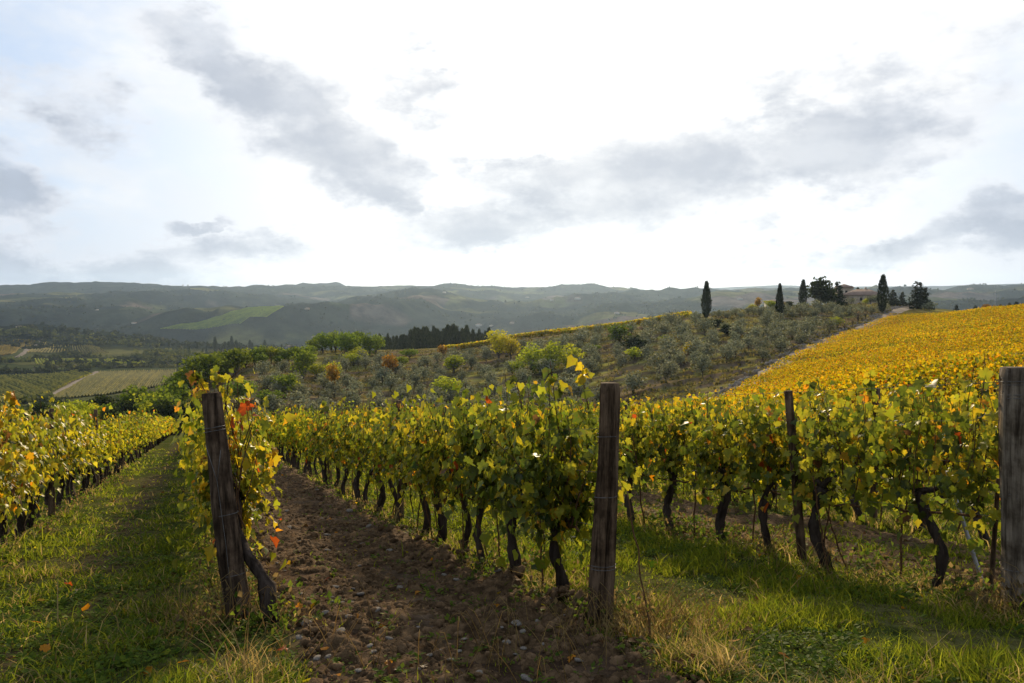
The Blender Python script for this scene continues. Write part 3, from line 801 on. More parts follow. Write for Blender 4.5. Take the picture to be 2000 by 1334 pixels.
def trunk_mesh(g, h=.66, r=.045, lean=.12, pts=None):
    n = 13
    if pts is None:
        s = np.linspace(0, 1, n); a = g.random()*6.28; k = g.uniform(.6, 1.3)*lean; ph = g.random()*6
        x = k*math.cos(a)*s + .045*np.sin(s*6+ph); y = .6*k*math.sin(a)*s+.045*np.cos(s*5+ph)
        z = -.08 + (h+.08)*s
        P = np.stack([x-x[-1]*.4, y-y[-1]*.5, z], -1)
    else:
        pts = np.asarray(pts, float); q = np.linspace(0, len(pts)-1, n); P = np.stack([np.interp(q, np.arange(len(pts)), pts[:, k]) for k in range(3)], -1)
        P[1:-1] = (P[:-2]+2*P[1:-1]+P[2:])/4
    rad = r*(1.15-.35*np.linspace(0, 1, n)+.45*np.exp(-((np.linspace(0, 1, n)-.95)/.10)**2)+.25*np.exp(-(np.linspace(0, 1, n)/.10)**2))
    rad = rad*(1+.26*(g.random(n)-.5)*2)
    parts = [tube(P, rad, 11, g, .15, .40, seed=int(g.integers(1e6)))]
    for sgn in (-1, 1):                                              # two arms reaching along the wire
        if pts is not None: break
        e = P[-1]; q = np.linspace(0, 1, 5)[:, None]
        A = e*(1-q)+(e+np.array([sgn*g.uniform(.08, .28), g.normal()*.03, g.uniform(.02, .16)]))*q; A[1:-1] += g.normal(size=(3, 3))*.012
        parts.append(tube(A, np.linspace(r*.75, r*.35, 5), 8, g, .1, .2, seed=int(g.integers(1e6))))
    V, Fs, _ = join(parts); return new_mesh('trunk', V, Fs, None, M_BARK, True)

ROT = math.atan2(1, SX)
# leaf meshes shared by the single leaves: 8 hues x 3 curls
LEAFM = {}
g0 = np.random.default_rng(4)
for i, k in enumerate(PN):
    for v in range(3):
        T, Fc = LT[0]; T = T.copy(); T[:, 2] += g0.normal()*.45*T[:, 0]*T[:, 1] + g0.normal()*.18*T[:, 0] - abs(g0.normal())*.38*T[:, 1]**2 + .10*np.sin(T[:, 0]*8+v)*np.cos(T[:, 1]*6)
        c = np.array(PAL[k])*g0.uniform(.8, 1.2)
        cc = np.repeat(c[None], len(T), 0)
        if k in ('lime', 'yellow', 'gold'): cc[1:-1] = cc[1:-1]*np.array([1.12, .92, .9])      # turning at the rim
        LEAFM[(i, v)] = new_mesh('leaf', T, Fc, cc, M_LEAF)

# prototype meshes for vines beyond the nearest ones
PROTO = {}
def proto(mix, lod, k):
    key = (mix, lod, k)
    if key not in PROTO:
        g = np.random.default_rng(abs(hash((ord(mix[0]), len(mix), lod, k))) % 100000)
        n = {1: 520, 2: 340}[lod]
        hi = 1.66; P, B, sz, ci, sh = vine_leaves(g, n, mix, lo=.72, size=(.054, .098) if lod == 1 else (.078, .125), nshoot=11, hi=hi)
        T, Fc = LT[1] if lod == 1 else LT[2]
        V, Q, C = instance(T, Fc, P, B, sz, leaf_col(g, ci))
        PROTO[key] = (new_mesh('foliage', V, Q, C, M_LEAF if lod == 1 else M_LEAFFAR), canes_mesh(g, sh), trunk_mesh(g, r=g.uniform(.028, .044), lean=.11))
    return PROTO[key]

ROWNAME = {'A': 'the left row', 'B': 'the row behind the leaning post', 'C': 'the middle row by the brown post', 'D': 'the right row by the grey post', 'E': 'the second row right of the brown post', 'F': 'the third row right of the brown post', 'G': 'the fourth row right of the brown post'}
ROWHUE = {'A': 'yellow and orange', 'B': 'yellow green', 'C': 'lime green', 'D': 'green', 'E': 'yellow green', 'F': 'golden yellow', 'G': 'golden yellow'}
vine_list = []
SPEC = {'C': [.62, 1.46, 2.26, 2.94, 3.69, 4.45, 5.3], 'D': [.70, 1.69, 2.43, 3.14, 4.08, 4.9], 'B': [.5, 1.3, 2.1]}
for rn, c in [('A', ROWS['A']), ('B', ROWS['B']), ('C', ROWS['C']), ('D', ROWS['D']), ('E', ROWS['E']), ('F', 8.8), ('G', 11.4)]:
    ts = list(SPEC.get(rn, [.5]))
    while ts[-1] < 66: ts.append(ts[-1]+.80+R.uniform(-.07, .07))
    for i, t in enumerate(ts):
        x, y = c+SX*t+R.uniform(-.04, .04), Y0+t
        if not (-.70*y-.4 < x < .70*y+.3): continue
        vine_list.append((rn, i, t, x, y, math.hypot(x, y)))
# the 300 that show largest stand as single vines; rows hidden behind others take fewer
HIDE = {'A': 1.0, 'B': 1.25, 'C': 1.0, 'D': 1.0, 'E': 1.05, 'F': 1.15, 'G': 1.2}
vine_list.sort(key=lambda v: v[5]*HIDE[v[0]])
single = vine_list[:300]; rest = vine_list[300:]
NLEAFOBJ = {('B', 0): 240, ('B', 1): 150, ('B', 2): 90, ('C', 0): 260, ('C', 1): 250, ('C', 2): 230, ('C', 3): 210, ('C', 4): 180, ('C', 5): 130, ('D', 0): 270, ('D', 1): 270, ('D', 2): 240, ('D', 3): 220, ('D', 4): 180, ('D', 5): 120}
na = 0
pos_in_row = {}
for rn, i, t, x, y, d in sorted(single, key=lambda v: (v[0], v[2])):
    g = np.random.default_rng(1000+i*7+ord(rn[0])*131)
    z = h1(x, y)
    pos_in_row[rn] = pos_in_row.get(rn, 0)+1
    k = pos_in_row[rn]
    lbl = {'A': f'{ROWHUE[rn]} grapevine, {ordinal(k)} from the near end in the left row',
           'B': f'{ROWHUE[rn]} grapevine, {ordinal(k)} behind the leaning post in its row',
           'C': f'{"dark " if k < 4 else ""}green grapevine, {ordinal(k)} from the brown post in its row'.replace('  ', ' '),
           'D': f'{ROWHUE[rn]} grapevine, {ordinal(k)} from the thick grey post in its row',
           'E': f'{ROWHUE[rn]} grapevine, {ordinal(k)} from the right in the row behind the grey post',
           'F': f'{ROWHUE[rn]} grapevine, {ordinal(k)} from the right, two rows behind the grey post',
           'G': f'{ROWHUE[rn]} grapevine, {ordinal(k)} from the right, three rows behind the grey post'}[rn]
    root = empty('grapevine', lbl, 'grapevine', (x, y, z), ROT, 'grapevines standing in trellised rows')
    nl = NLEAFOBJ.get((rn, i), 0)
    if rn == 'A' and d < 12.2: nl = 130
    if nl:
        hi, lo = 1.70, .62; ns = 14; n = 760; thick = .13; size = (.052, .100); mix = rn
        if rn == 'C': mix = 'Cn' if i < 3 else ('D' if i < 5 else 'C'); lo = [.60, .76, .74, .72, .72, .72][i]; hi = [1.74, 1.72, 1.68, 1.64, 1.62, 1.62][i]; n = 1000 if i < 3 else 760; thick = .15
        if rn == 'D': lo = [.74, .74, .80, .78, .78, .78][i]; hi = [1.66, 1.62, 1.58, 1.56, 1.56, 1.56][i]; n = 640
        if rn == 'B': lo = .62; hi = 1.72 if i == 0 else 1.68; thick = .12; n = 560
        P, B, sz, ci, sh = vine_leaves(g, n, mix, hi=hi, lo=lo, nshoot=ns, thick=thick, size=size, hangs=.10 if rn == 'D' else .06)
        if rn == 'B' and i == 0: P[:, 0] = np.maximum(P[:, 0]*.8, -.22)
        cl = np.linalg.inv(np.array(Matrix.Rotation(ROT, 3, 'Z')))@np.array([-x, -y, CAMZ-z])
        order = np.argsort(np.linalg.norm(P-cl, axis=1) + g.normal(size=n)*.06)
        single_l, stuff_l = order[:nl], order[nl:]
        for q in single_l:
            M4 = np.eye(4); M4[:3, :3] = B[q]*sz[q]; M4[:3, 3] = P[q]
            lf = bpy.data.objects.new('leaf', LEAFM[(int(ci[q]), int(g.integers(0, 3)))]); COL.objects.link(lf); lf.parent = root
            lf.matrix_local = Matrix(M4.tolist())
        V, Q, C = instance(*LT[1], P[stuff_l], B[stuff_l], sz[stuff_l], leaf_col(g, ci[stuff_l]))
        link('foliage', new_mesh('foliage', V, Q, C, M_LEAF), root, kind='stuff')
        link('cane', canes_mesh(g, sh), root)
        if rn == 'B' and i == 0:                                   # the cranked trunk beside the leaning post
            Rm = np.linalg.inv(np.array(Matrix.Rotation(ROT, 3, 'Z')))
            pw = np.array([(.43, -.62, -.10), (.43, -.60, .16), (.42, -.56, .37), (.33, -.50, .46), (.17, -.40, .60), (.08, -.28, .80), (.02, -.15, 1.0)])
            link('trunk', trunk_mesh(g, r=.043, pts=pw@Rm.T), root)
        else:
            link('trunk', trunk_mesh(g, h=lo+.03, r=g.uniform(.030, .046), lean=.13), root)
    else:
        lod = 1 if d < 19 else 2
        mix = rn if rn in MIXES else 'F'
        fo, ca, tr = proto(mix, lod, int(g.integers(0, 6)))
        sz_ = g.uniform(.93, 1.06)
        fl = link('foliage', fo, root, kind='stuff', scale=(1, 1 if R.random() < .5 else -1, sz_))
        link('trunk', tr, root, rotz=(0 if R.random() < .5 else math.pi), scale=(1, 1, sz_))
        link('cane', ca, root, scale=(1, 1, sz_))

def far_vines():
    """Every vine beyond the three hundred nearest, as one mass of foliage."""
    g = np.random.default_rng(90)
    pts = [(x, y, 0 if rn in 'ABC' else 1) for rn, i, t, x, y, d in rest]
    c = 14.0
    xs, ys = [], []
    while c < 210:
        t = np.arange(-5, 270, .92)+g.uniform(-.1, .1); x = c+SX*t; y = Y0+t
        xs.append(x); ys.append(y); c += 2.6
    x = np.concatenate(xs); y = np.concatenate(ys)
    k = in_poly(x, y, FIELD) & (y > 6) & (x < .72*y+4) & (x > -.5*y)
    x, y = x[k], y[k]
    X = np.concatenate([[p[0] for p in pts], x]); Y = np.concatenate([[p[1] for p in pts], y]); T = np.concatenate([[p[2] for p in pts], np.full(len(x), 2)])
    d = np.hypot(X, Y)
    Vs, Qs, Cs, off = [], [], [], 0
    for lo, hi, n, s in ((0, 42, 90, (.14, .24)), (42, 75, 60, (.15, .26)), (75, 130, 52, (.14, .25)), (130, 400, 32, (.17, .31))):
        m = (d >= lo) & (d < hi); xx, yy, tt = X[m], Y[m], T[m]
        if not len(xx): continue
        zz = H(xx, yy); k = len(xx)
        u = g.uniform(-.48, .48, (k, n)); w = g.normal(size=(k, n))*.17; hh = .60+1.05*g.random((k, n))**.75 + g.normal(size=(k, n))*.05
        vig = .90+.25*fbm(xx/7, yy/7, 3, 55); hh *= vig[:, None]
        dl = math.hypot(1, SX); ex, ey = SX/dl, 1/dl
        px = xx[:, None]+u*ex+w*ey; py = yy[:, None]+u*ey-w*ex; pz = zz[:, None]+hh-.15*u*(d[m][:, None] < 70)
        pos = np.stack([px, py, pz], -1).reshape(-1, 3)
        nn = k*n
        nr = np.stack([g.normal(size=nn)*.7, g.normal(size=nn)*.7, g.uniform(0, 1, nn)], -1); tip = np.stack([g.normal(size=nn)*.6, g.normal(size=nn)*.6, -.5+g.normal(size=nn)*.5], -1)
        gold = np.array(MIXES['F'])/sum(MIXES['F']); mid = np.array(MIXES['C'])/sum(MIXES['C'])
        ci = g.choice(8, nn, p=gold); cm = g.choice(8, nn, p=mid); tr = np.repeat(tt, n)
        grn = np.repeat(sstep(.10, .38, fbm(xx/16, yy/16, 3, 66)), n)           # greener patches of the field
        use_mid = np.where(tr == 0, .65, np.where(tr == 1, .5, -.04+.42*grn+.35*np.repeat(sstep(45, 22, d[m]), n)))
        ci = np.where(g.random(nn) < use_mid, cm, ci)
        col = leaf_col(g, ci)*np.where((tr == 2)[:, None], np.array([.92, .82, .42]), 1.0)*(1+.22*np.repeat(fbm(xx/9, yy/9, 3, 57), n))[:, None]
        V, Q, C = instance(*LT[2], pos, basis(tip, nr), g.uniform(*s, nn), col)
        Vs.append(V); Qs.append(Q+off); Cs.append(C); off += len(V)
        if hi <= 75:
            t0 = np.array([(-.03, -.03, -.1), (.03, -.03, -.1), (.03, .03, -.1), (-.03, .03, -.1), (-.03, -.03, .75), (.03, -.03, .75), (.03, .03, .75), (-.03, .03, .75)])
            tf = np.array([(0, 1, 5, 4), (1, 2, 6, 5), (2, 3, 7, 6), (3, 0, 4, 7)])
            tf = np.vstack([tf[:, [0, 1, 2]], tf[:, [0, 2, 3]]])
            B = np.repeat(np.eye(3)[None], k, 0)+g.normal(size=(k, 3, 3))*.12
            V, Q, C = instance(t0, tf, np.stack([xx, yy, zz], -1), B, np.ones(k), np.broadcast_to((.03, .022, .016), (k, 3)))
            Vs.append(V); Qs.append(Q+off); Cs.append(C); off += len(V)
    link('vineyard_foliage', new_mesh('vineyard_foliage', np.vstack(Vs), np.vstack(Qs), np.vstack(Cs), M_LEAFFAR), kind='stuff', label='golden yellow vineyard covering the slope up to the skyline on the right', cat='vineyard')
far_vines()

# ------------------------------------------------------------------ posts, stakes, wires
def ring(center, axis, rad, wire=.0022, turns=2, n=40, g=None):
    a = np.linspace(0, 2*np.pi*turns, n); axis = np.asarray(axis, float)/np.linalg.norm(axis)
    u = np.cross(axis, [0, 1, .1]); u /= np.linalg.norm(u); v = np.cross(axis, u)
    P = np.asarray(center) + rad*(np.cos(a)[:, None]*u+np.sin(a)[:, None]*v) + np.linspace(-.012, .012, n)[:, None]*axis*turns + np.sin(a*1.0)[:, None]*axis*.008
    return tube(P, wire, 5)
def post(name, base_px, top_px, depth, r0, r1, mat, label, seed, sides=30, group=None, wraps=(), base_y=None):
    bx, by = base_px; x0, y0, _ = unp(bx, by, depth); z0 = h1(x0, y0)
    x1, y1, z1 = unp(top_px[0], top_px[1], depth+.03); z1 += CAMZ
    g = np.random.default_rng(seed)
    root = empty(name, label, 'post', (x0, y0, z0), 0, group)
    n = 34; s = np.linspace(0, 1, n)[:, None]
    A, Bp = np.array([0, 0, -.15]), np.array([x1-x0, y1-y0, z1-z0])
    P = A*(1-s)+Bp*s
    P[:, :2] += .012*np.stack([np.sin(s[:, 0]*4+seed), np.cos(s[:, 0]*3.3+seed)], -1)
    rad = r0*(1-s[:, 0])+r1*s[:, 0]; rad = rad*(1+.03*np.sin(s[:, 0]*9+seed)); rad[-1] *= .95
    V, Fs = tube(P, rad, sides, g, .018, .10, seed=seed)
    # splits down the grain
    nv = n*sides; ring_i = np.arange(nv) % sides; row = np.arange(nv)//sides
    C = P[np.minimum(row, n-1)]
    for q in range(7):
        k0 = int(g.integers(0, sides)); a, b = sorted(g.integers(0, n, 2))
        sel = (ring_i == k0) & (row >= a) & (row <= max(b, a+12)); V[:nv][sel] = C[sel]+(V[:nv][sel]-C[sel])*.74
    link('post_body', new_mesh('post_body', V, Fs, None, mat, True), root)
    for hfrac, tn in wraps:
        c = A*(1-hfrac)+Bp*hfrac; rr = r0*(1-hfrac)+r1*hfrac
        V, Fs = ring(c, Bp-A, rr*1.04, .0024, tn); link('wire_wrap', new_mesh('wire_wrap', V, Fs, None, M_WIRE, True), root)
    return root, (x0, y0, z0), (x1, y1, z1)
PG = 'wooden posts carrying the trellis wires'
pB, bB, tB = post('vineyard_post', (476, 1198), (409, 768), 5.5, .090, .066, M_POSTB, 'dark split wooden post leaning left at the end of its row', 3, wraps=((.28, 1), (.52, 1), (.86, 2)))
pC, bC, tC = post('vineyard_post', (1174, 1195), (1189, 748), 5.45, .092, .064, M_POSTC, 'upright brown wooden post with flat sawn top in the middle', 5, wraps=((.30, 2), (.57, 1), (.8, 1)))
pD, bD, tD = post('vineyard_post', (1998, 1200), (1998, 718), 5.5, .135, .128, M_POSTD, 'thick grey weathered post at the right edge of the picture', 8, wraps=((.25, 1), (.53, 2), (.90, 2), (.95, 2)), sides=36)
# light tie wires running down the leaning post
def wire_obj(name, P, r, parent=None, **kw):
    V, Fs = tube(np.asarray(P), r, 5); return link(name, new_mesh(name, V, Fs, None, M_WIRE, True), parent, **kw)
def rel(p, b): return np.asarray(p)-np.asarray(b)
def along(b, t, s, off): return np.array([0, 0, -.15])*(1-s)+(np.asarray(t)-np.asarray(b))*s+np.asarray(off)
wire_obj('tie_wire', [along(bB, tB, .80, (-.05, -.065, 0)), along(bB, tB, .66, (.0, -.082, 0)), along(bB, tB, .40, (.0, -.085, 0)), along(bB, tB, .10, (-.02, -.09, 0))], .0022, pB)
wire_obj('tie_wire', [along(bB, tB, .78, (.045, -.055, 0)), along(bB, tB, .665, (.004, -.084, 0))], .0022, pB)
wire_obj('tie_wire', [along(bD, tD, .99, (.01, -.125, 0)), along(bD, tD, .5, (.005, -.132, 0)), along(bD, tD, .3, (-.02, -.132, 0))], .0035, pD)

inter = {'A': [6.5, 12, 18, 24], 'B': [6, 12, 18], 'C': [5.65, 11.6, 17.5, 23.5, 30], 'D': [2.0, 7.4, 13, 19, 25], 'E': [4.3, 10, 16, 22]}
IP = []
for rn, ts in inter.items():
    for k, t in enumerate(ts):
        x, y = ROWS[rn]+SX*t+(.03), Y0+t; z = h1(x, y); g = np.random.default_rng(int(500+t*10))
        lb = {'A': 'left yellow row', 'B': 'row behind the leaning post', 'C': 'row behind the brown post', 'D': 'row left of the grey post', 'E': 'row behind the grey post'}[rn]
        root = empty('trellis_post', f'thin weathered wooden post among the vines, {ordinal(k+1)} along the {lb}', 'post', (x, y, z), 0, 'thin wooden posts standing along the vine rows')
        hgt = 1.66+g.uniform(-.05, .1); s = np.linspace(0, 1, 14)
        lean = -.19 if (rn, k) == ('D', 0) else g.normal()*.03
        V, Fs = tube(np.stack([lean*s, g.normal()*.03*s, -.1+(hgt+.1)*s], -1), np.linspace(.047, .038, 14), 14, g, .02, .12, seed=int(t*7))
        link('post_body', new_mesh('post_body', V, Fs, None, M_POSTC, True), root)
        V, Fs = ring((lean*.9, 0, hgt*.88), (0, 0, 1), .045, .002, 1); link('wire_wrap', new_mesh('wire_wrap', V, Fs, None, M_WIRE, True), root)

for rn, (bx, by, bz) in (('B', bB), ('C', bC), ('D', bD)):
    for hgt, wd in ((.66, 'lowest'), (1.05, 'second'), (1.36, 'third'), (1.64, 'topmost')):
        t = np.concatenate([[0.02], np.arange(2, 44, 2.0)])
        x = ROWS[rn]+SX*t; y = Y0+t; z = H(x, y)+hgt
        nm = {'B': 'leaning post', 'C': 'brown post', 'D': 'grey post'}[rn]
        P = np.stack([x, y, z], -1)
        wire_obj('trellis_wire', P, .0019, label=f'{wd} steel trellis wire running back from the {nm}', cat='wire', group='steel wires strung along the vine rows')

# leaning grey stake and small stakes
def stake(p0, p1, r, mat, name, label, cat, d0, d1, group=None, wob=0.0):
    x0, y0, _ = unp(*p0, d0); z0 = h1(x0, y0); x1, y1, z1 = unp(*p1, d1); z1 += CAMZ
    s = np.linspace(0, 1, 12)[:, None]; P = np.array([0, 0, -.05])*(1-s)+np.array([x1-x0, y1-y0, z1-z0])*s
    g = np.random.default_rng(int(p0[0])); P[1:-1] += g.normal(size=(10, 3))*wob
    V, Fs = tube(P, np.linspace(r, r*.8, 12), 8)
    link(name, new_mesh(name, V, Fs, None, mat, True), None, (x0, y0, z0), label=label, cat=cat, group=group)
stake((1926, 1108), (1850, 920), .017, M_POLE, 'metal_stake', 'pale grey stake leaning left beside the thick grey post', 'stake', 6.4, 6.5)
stake((1935, 1140), (1950, 935), .02, M_POSTC, 'wooden_stake', 'thin brown stake standing just left of the grey post', 'stake', 6.0, 6.0)
stake((1275, 1245), (1225, 960), .006, M_CANE, 'dry_stem', 'thin bare dry stem standing in grass right of the brown post', 'plant stem', 4.9, 4.95, wob=.006)
GS = 'thin sticks tied beside the vine trunks'
for i, (a, b, d, w) in enumerate([((1065, 1065), (1058, 985), 8.2, 'second'), ((960, 1075), (925, 990), 7.7, 'third'), ((860, 1060), (845, 970), 9.0, 'fourth'), ((1620, 1110), (1588, 930), 7.0, 'first'), ((1655, 1115), (1592, 925), 7.2, 'next'), ((870, 1055), (855, 975), 9.3, 'fifth')][:5]):
    lab = ['slim stick by the vine trunk nearest the brown post', 'slim slanting stick between two trunks left of the brown post', 'slim stick beside a trunk in the middle row', 'slim upright stick right of the thin leaning post', 'slim slanting stick right of the thin leaning post'][i]
    stake(a, b, .008, M_CANE, 'vine_stick', lab, 'stick', d, d+.05, GS, .004)

for rn, nm in (('C', 'brown post in the middle row'), ('D', 'grey post in the right row'), ('E', 'right behind the grey post')):
    g = np.random.default_rng(ord(rn))
    for k in range(11):
        t = (1.0 if rn != 'E' else 3.2)+k*.86+g.uniform(-.2, .2); x, y = ROWS[rn]+SX*t+g.normal()*.06, Y0+t; z = h1(x, y)
        s = np.linspace(0, 1, 8)[:, None]; P = np.array([0, 0, -.05])*(1-s)+np.array([g.normal()*.10, g.normal()*.06, g.uniform(.8, 1.25)])*s; P[1:-1] += g.normal(size=(6, 3))*.008
        V, Fs = tube(P, np.linspace(.010, .006, 8), 6)
        link('vine_stick', new_mesh('vine_stick', V, Fs, None, M_CANE, True), None, (x, y, z), label=f'slim bare stick among the trunks, {ordinal(k+1)} from the {nm}', cat='stick', group=GS)
# long shoots standing above the foliage and over the posts
def shoot(pts_px, d, seed, label, mix, nleaf, size=.10):
    g = np.random.default_rng(seed)
    W = np.array([unp(a, b, d+k*.02) for k, (a, b) in enumerate(pts_px)]); W[:, 2] += CAMZ
    o = W[0].copy(); q = np.linspace(0, len(W)-1, 14); P = np.stack([np.interp(q, np.arange(len(W)), W[:, k]) for k in range(3)], -1)-o
    root = empty('vine_shoot', label, 'vine shoot', tuple(o), 0, 'long shoots standing above the vine rows')
    V, Fs = tube(P, np.linspace(.0055, .002, 14), 5); link('stem', new_mesh('stem', V, Fs, None, M_CANE, True), root)
    for k in range(nleaf):
        s = g.uniform(.15, 1); p = np.array([np.interp(s*13, np.arange(14), P[:, i]) for i in range(3)])+g.normal(size=3)*.025
        tip = np.array([[g.normal()*.7, g.normal()*.4, -.5+g.normal()*.4]]); nr = np.array([[g.normal()*.4, -1 if g.random() < .6 else 1, g.uniform(0, .7)]])
        Bm = basis(tip, nr)[0]; ci = int(g.choice(8, p=np.array(MIXES[mix])/sum(MIXES[mix])))
        M4 = np.eye(4); M4[:3, :3] = Bm*g.uniform(.45, .85)*size; M4[:3, 3] = p
        lf = bpy.data.objects.new('leaf', LEAFM[(ci, int(g.integers(0, 3)))]); COL.objects.link(lf); lf.parent = root; lf.matrix_local = Matrix(M4.tolist())
shoot([(402, 768), (390, 745), (376, 722)], 5.6, 1, 'short yellow shoot bending left over the leaning post', 'A', 8)
shoot([(430, 790), (425, 750), (428, 722)], 5.75, 2, 'yellow shoot rising upright behind the leaning post top', 'A', 12)
shoot([(440, 800), (446, 742), (470, 722)], 5.8, 3, 'thin shoot bending right above the leaning post', 'A', 7, .08)
shoot([(1150, 800), (1140, 750), (1138, 714)], 6.1, 4, 'tallest green shoot beside the top of the brown post', 'D', 12, .11)
shoot([(1020, 800), (1012, 760), (1005, 735)], 6.6, 5, 'green shoot above the middle row left of the brown post', 'D', 6)
shoot([(635, 830), (632, 800), (630, 785)], 14, 6, 'far small shoot above the middle row near the leaning post', 'C', 6, .13)
shoot([(1705, 790), (1700, 755), (1700, 722)], 7.2, 7, 'lime green shoot above the right row, beside dark leaves', 'D', 11, .11)
shoot([(1920, 760), (1925, 725), (1922, 690)], 6.3, 8, 'short dark shoot with curled leaf near the grey post', 'Cn', 6, .09)
shoot([(50, 820), (22, 790), (18, 765)], 9.3, 9, 'yellow shoot above the left row at the picture edge', 'A', 14, .12)
shoot([(1585, 800), (1580, 770), (1582, 745)], 7.8, 10, 'thin shoot above the thin leaning post', 'D', 6, .10)
shoot([(1830, 980), (1860, 1000), (1815, 1085)], 6.1, 11, 'yellow leaved shoot trailing down below the right row', 'D', 7, .12)

def leaf_litter():
    g = np.random.default_rng(501); n = 900
    r = 4.0*np.exp(g.random(n)*math.log(24/4.0)); a = np.radians(g.uniform(-36, 36, n)); x, y = r*np.sin(a), r*np.cos(a)
    c = row_c(x, y); near = np.min([np.abs(c-v) for v in ROWS.values()], 0); k = g.random(n) < np.exp(-(near/.8)**2)*.9+.12
    x, y = x[k], y[k]; n = len(x); w = strip_weights(x, y); z = np.where(w < .5, soil_z(x, y)+.012, H(x, y)+g.uniform(.01, .06, n))
    ci = g.choice(8, n, p=[0, .02, .06, .2, .22, .14, .02, .34])
    V, Q, C = instance(*LT[1], np.stack([x, y, z], -1), basis(rand_unit(g, n)*np.array([1, 1, .3]), g.normal(size=(n, 3))*.35+np.array([0, 0, 1])), g.uniform(.03, .075, n), PC[ci]*g.uniform(.5, 1.0, (n, 1)))
    link('leaf_litter', new_mesh('leaf_litter', V, Q, C, M_LEAFFAR), kind='stuff', label='small dry vine leaves scattered over the soil and grass', cat='leaf litter')
leaf_litter()
# fallen leaves
FALL = [(545, 1020), (690, 1215), (755, 1310), (770, 1312), (85, 1300), (1690, 1045), (560, 1290), (435, 1140), (640, 1020), (700, 965), (830, 1310), (1250, 1190), (130, 1165), (590, 1200), (980, 1180), (1120, 1290)]
for i, (px, py) in enumerate(FALL):
    x, y = ground_hit(px, py); z = float(soil_z(np.array([x]), np.array([y]))[0]) if float(strip_weights(np.array([x]), np.array([y]))[0]) < .5 else h1(x, y)+.05
    kx = R.choice((4, 5, 6, 7, 5)); o = link('fallen_leaf', LEAFM[(kx, i % 3)], None, (x, y, z+.03), None, R.uniform(.045, .075), label=f"{ {4:'golden',5:'orange',6:'red',7:'brown'}[kx] } fallen vine leaf lying on {'the bare soil' if 480 < px < 1150 else 'the grass'}, {ordinal(1+sorted(f[0] for f in FALL).index(px))} of all from the left", cat='leaf', group='fallen leaves on the ground')
    o.rotation_euler = (R.uniform(-.5, .5), R.uniform(-.5, .5), R.uniform(0, 6.3))

# ------------------------------------------------------------------ trees
def crown_faces(g, lobes, n, size, cols, drop=0.0, elong=1.0, inner=.25):
    """Leaf clumps spread over and through a set of lobes: (x,y,z,rx,ry,rz)."""
    lob = np.array(lobes); area = lob[:, 3]*lob[:, 5]+.05; k = g.choice(len(lob), n, p=area/area.sum())
    d = rand_unit(g, n); rad = np.where(g.random(n) < inner, g.random(n)**.5, 1+g.normal(size=n)*.10)
    P = lob[k, :3]+d*lob[k, 3:]*rad[:, None]
    nr = d+g.normal(size=(n, 3))*.6; tip = rand_unit(g, n)+np.array([0, 0, -drop])
    tone = np.clip(.5+.28*g.normal(size=n)+.25*(hash2(k, k*3, 5)-.5), 0, 1)
    C = lerp3(cols[0], cols[1], tone)
    T = np.array([(0, 0, 0), (.5, .35, .12), (.28, .9, -.04), (-.28, 1.0, .05), (-.5, .4, .10)]); TF = np.array([(0, 1, 2), (0, 2, 3), (0, 3, 4)])
    S = g.uniform(.6, 1.3, n)*size
    return instance(T, TF, P, basis(tip, nr), np.stack([S, S*elong, S], -1), C)

def tree_proto(seed, h, w, trunk_h, cols, n, size, nl=9, mat=None, multi=1, drop=.2, squash=.8, tr=.03):
    g = np.random.default_rng(seed)
    lob = []
    for i in range(nl):
        a = g.random()*6.28; q = math.sqrt(g.random())*.62*w/2; zz = trunk_h+(h-trunk_h)*g.uniform(.25, .80)
        rr = w*g.uniform(.17, .30); lob.append((q*math.cos(a), q*math.sin(a), zz, rr, rr, rr*squash))
    lob.append((0, 0, trunk_h+(h-trunk_h)*.55, w*.27, w*.27, (h-trunk_h)*.42))
    V, Q, C = crown_faces(g, lob, n, size, cols, drop)
    V[:, 2] += np.maximum(trunk_h*.75-V[:, 2], 0)*.8
    crown = new_mesh('crown', V, Q, C, mat)
    parts = []
    for m in range(multi):
        s = np.linspace(0, 1, 7); dx, dy = (g.normal()*.10*h*.5, g.normal()*.10*h*.5) if multi > 1 else (g.normal()*.03*h, g.normal()*.03*h)
        top = trunk_h+(h-trunk_h)*.45
        parts.append(tube(np.stack([dx*s+.02*h*np.sin(s*5+m), dy*s, -.3+(top+.3)*s], -1), h*tr*np.linspace(1.2, .45, 7), 7, g, .1, .2))
    for i in range(min(nl, 6)):
        l = lob[i]; z0 = trunk_h*g.uniform(.85, 1.1); q = np.linspace(0, 1, 5)[:, None]
        Pp = np.array([0, 0, z0])*(1-q)+np.array(l[:3])*q; Pp[1:-1] += g.normal(size=(3, 3))*.03*h
        parts.append(tube(Pp, h*tr*np.linspace(.55, .18, 5), 5))
    V, Fs, _ = join(parts)
    return crown, new_mesh('trunk', V, Fs, None, M_TREEBARK, True), h

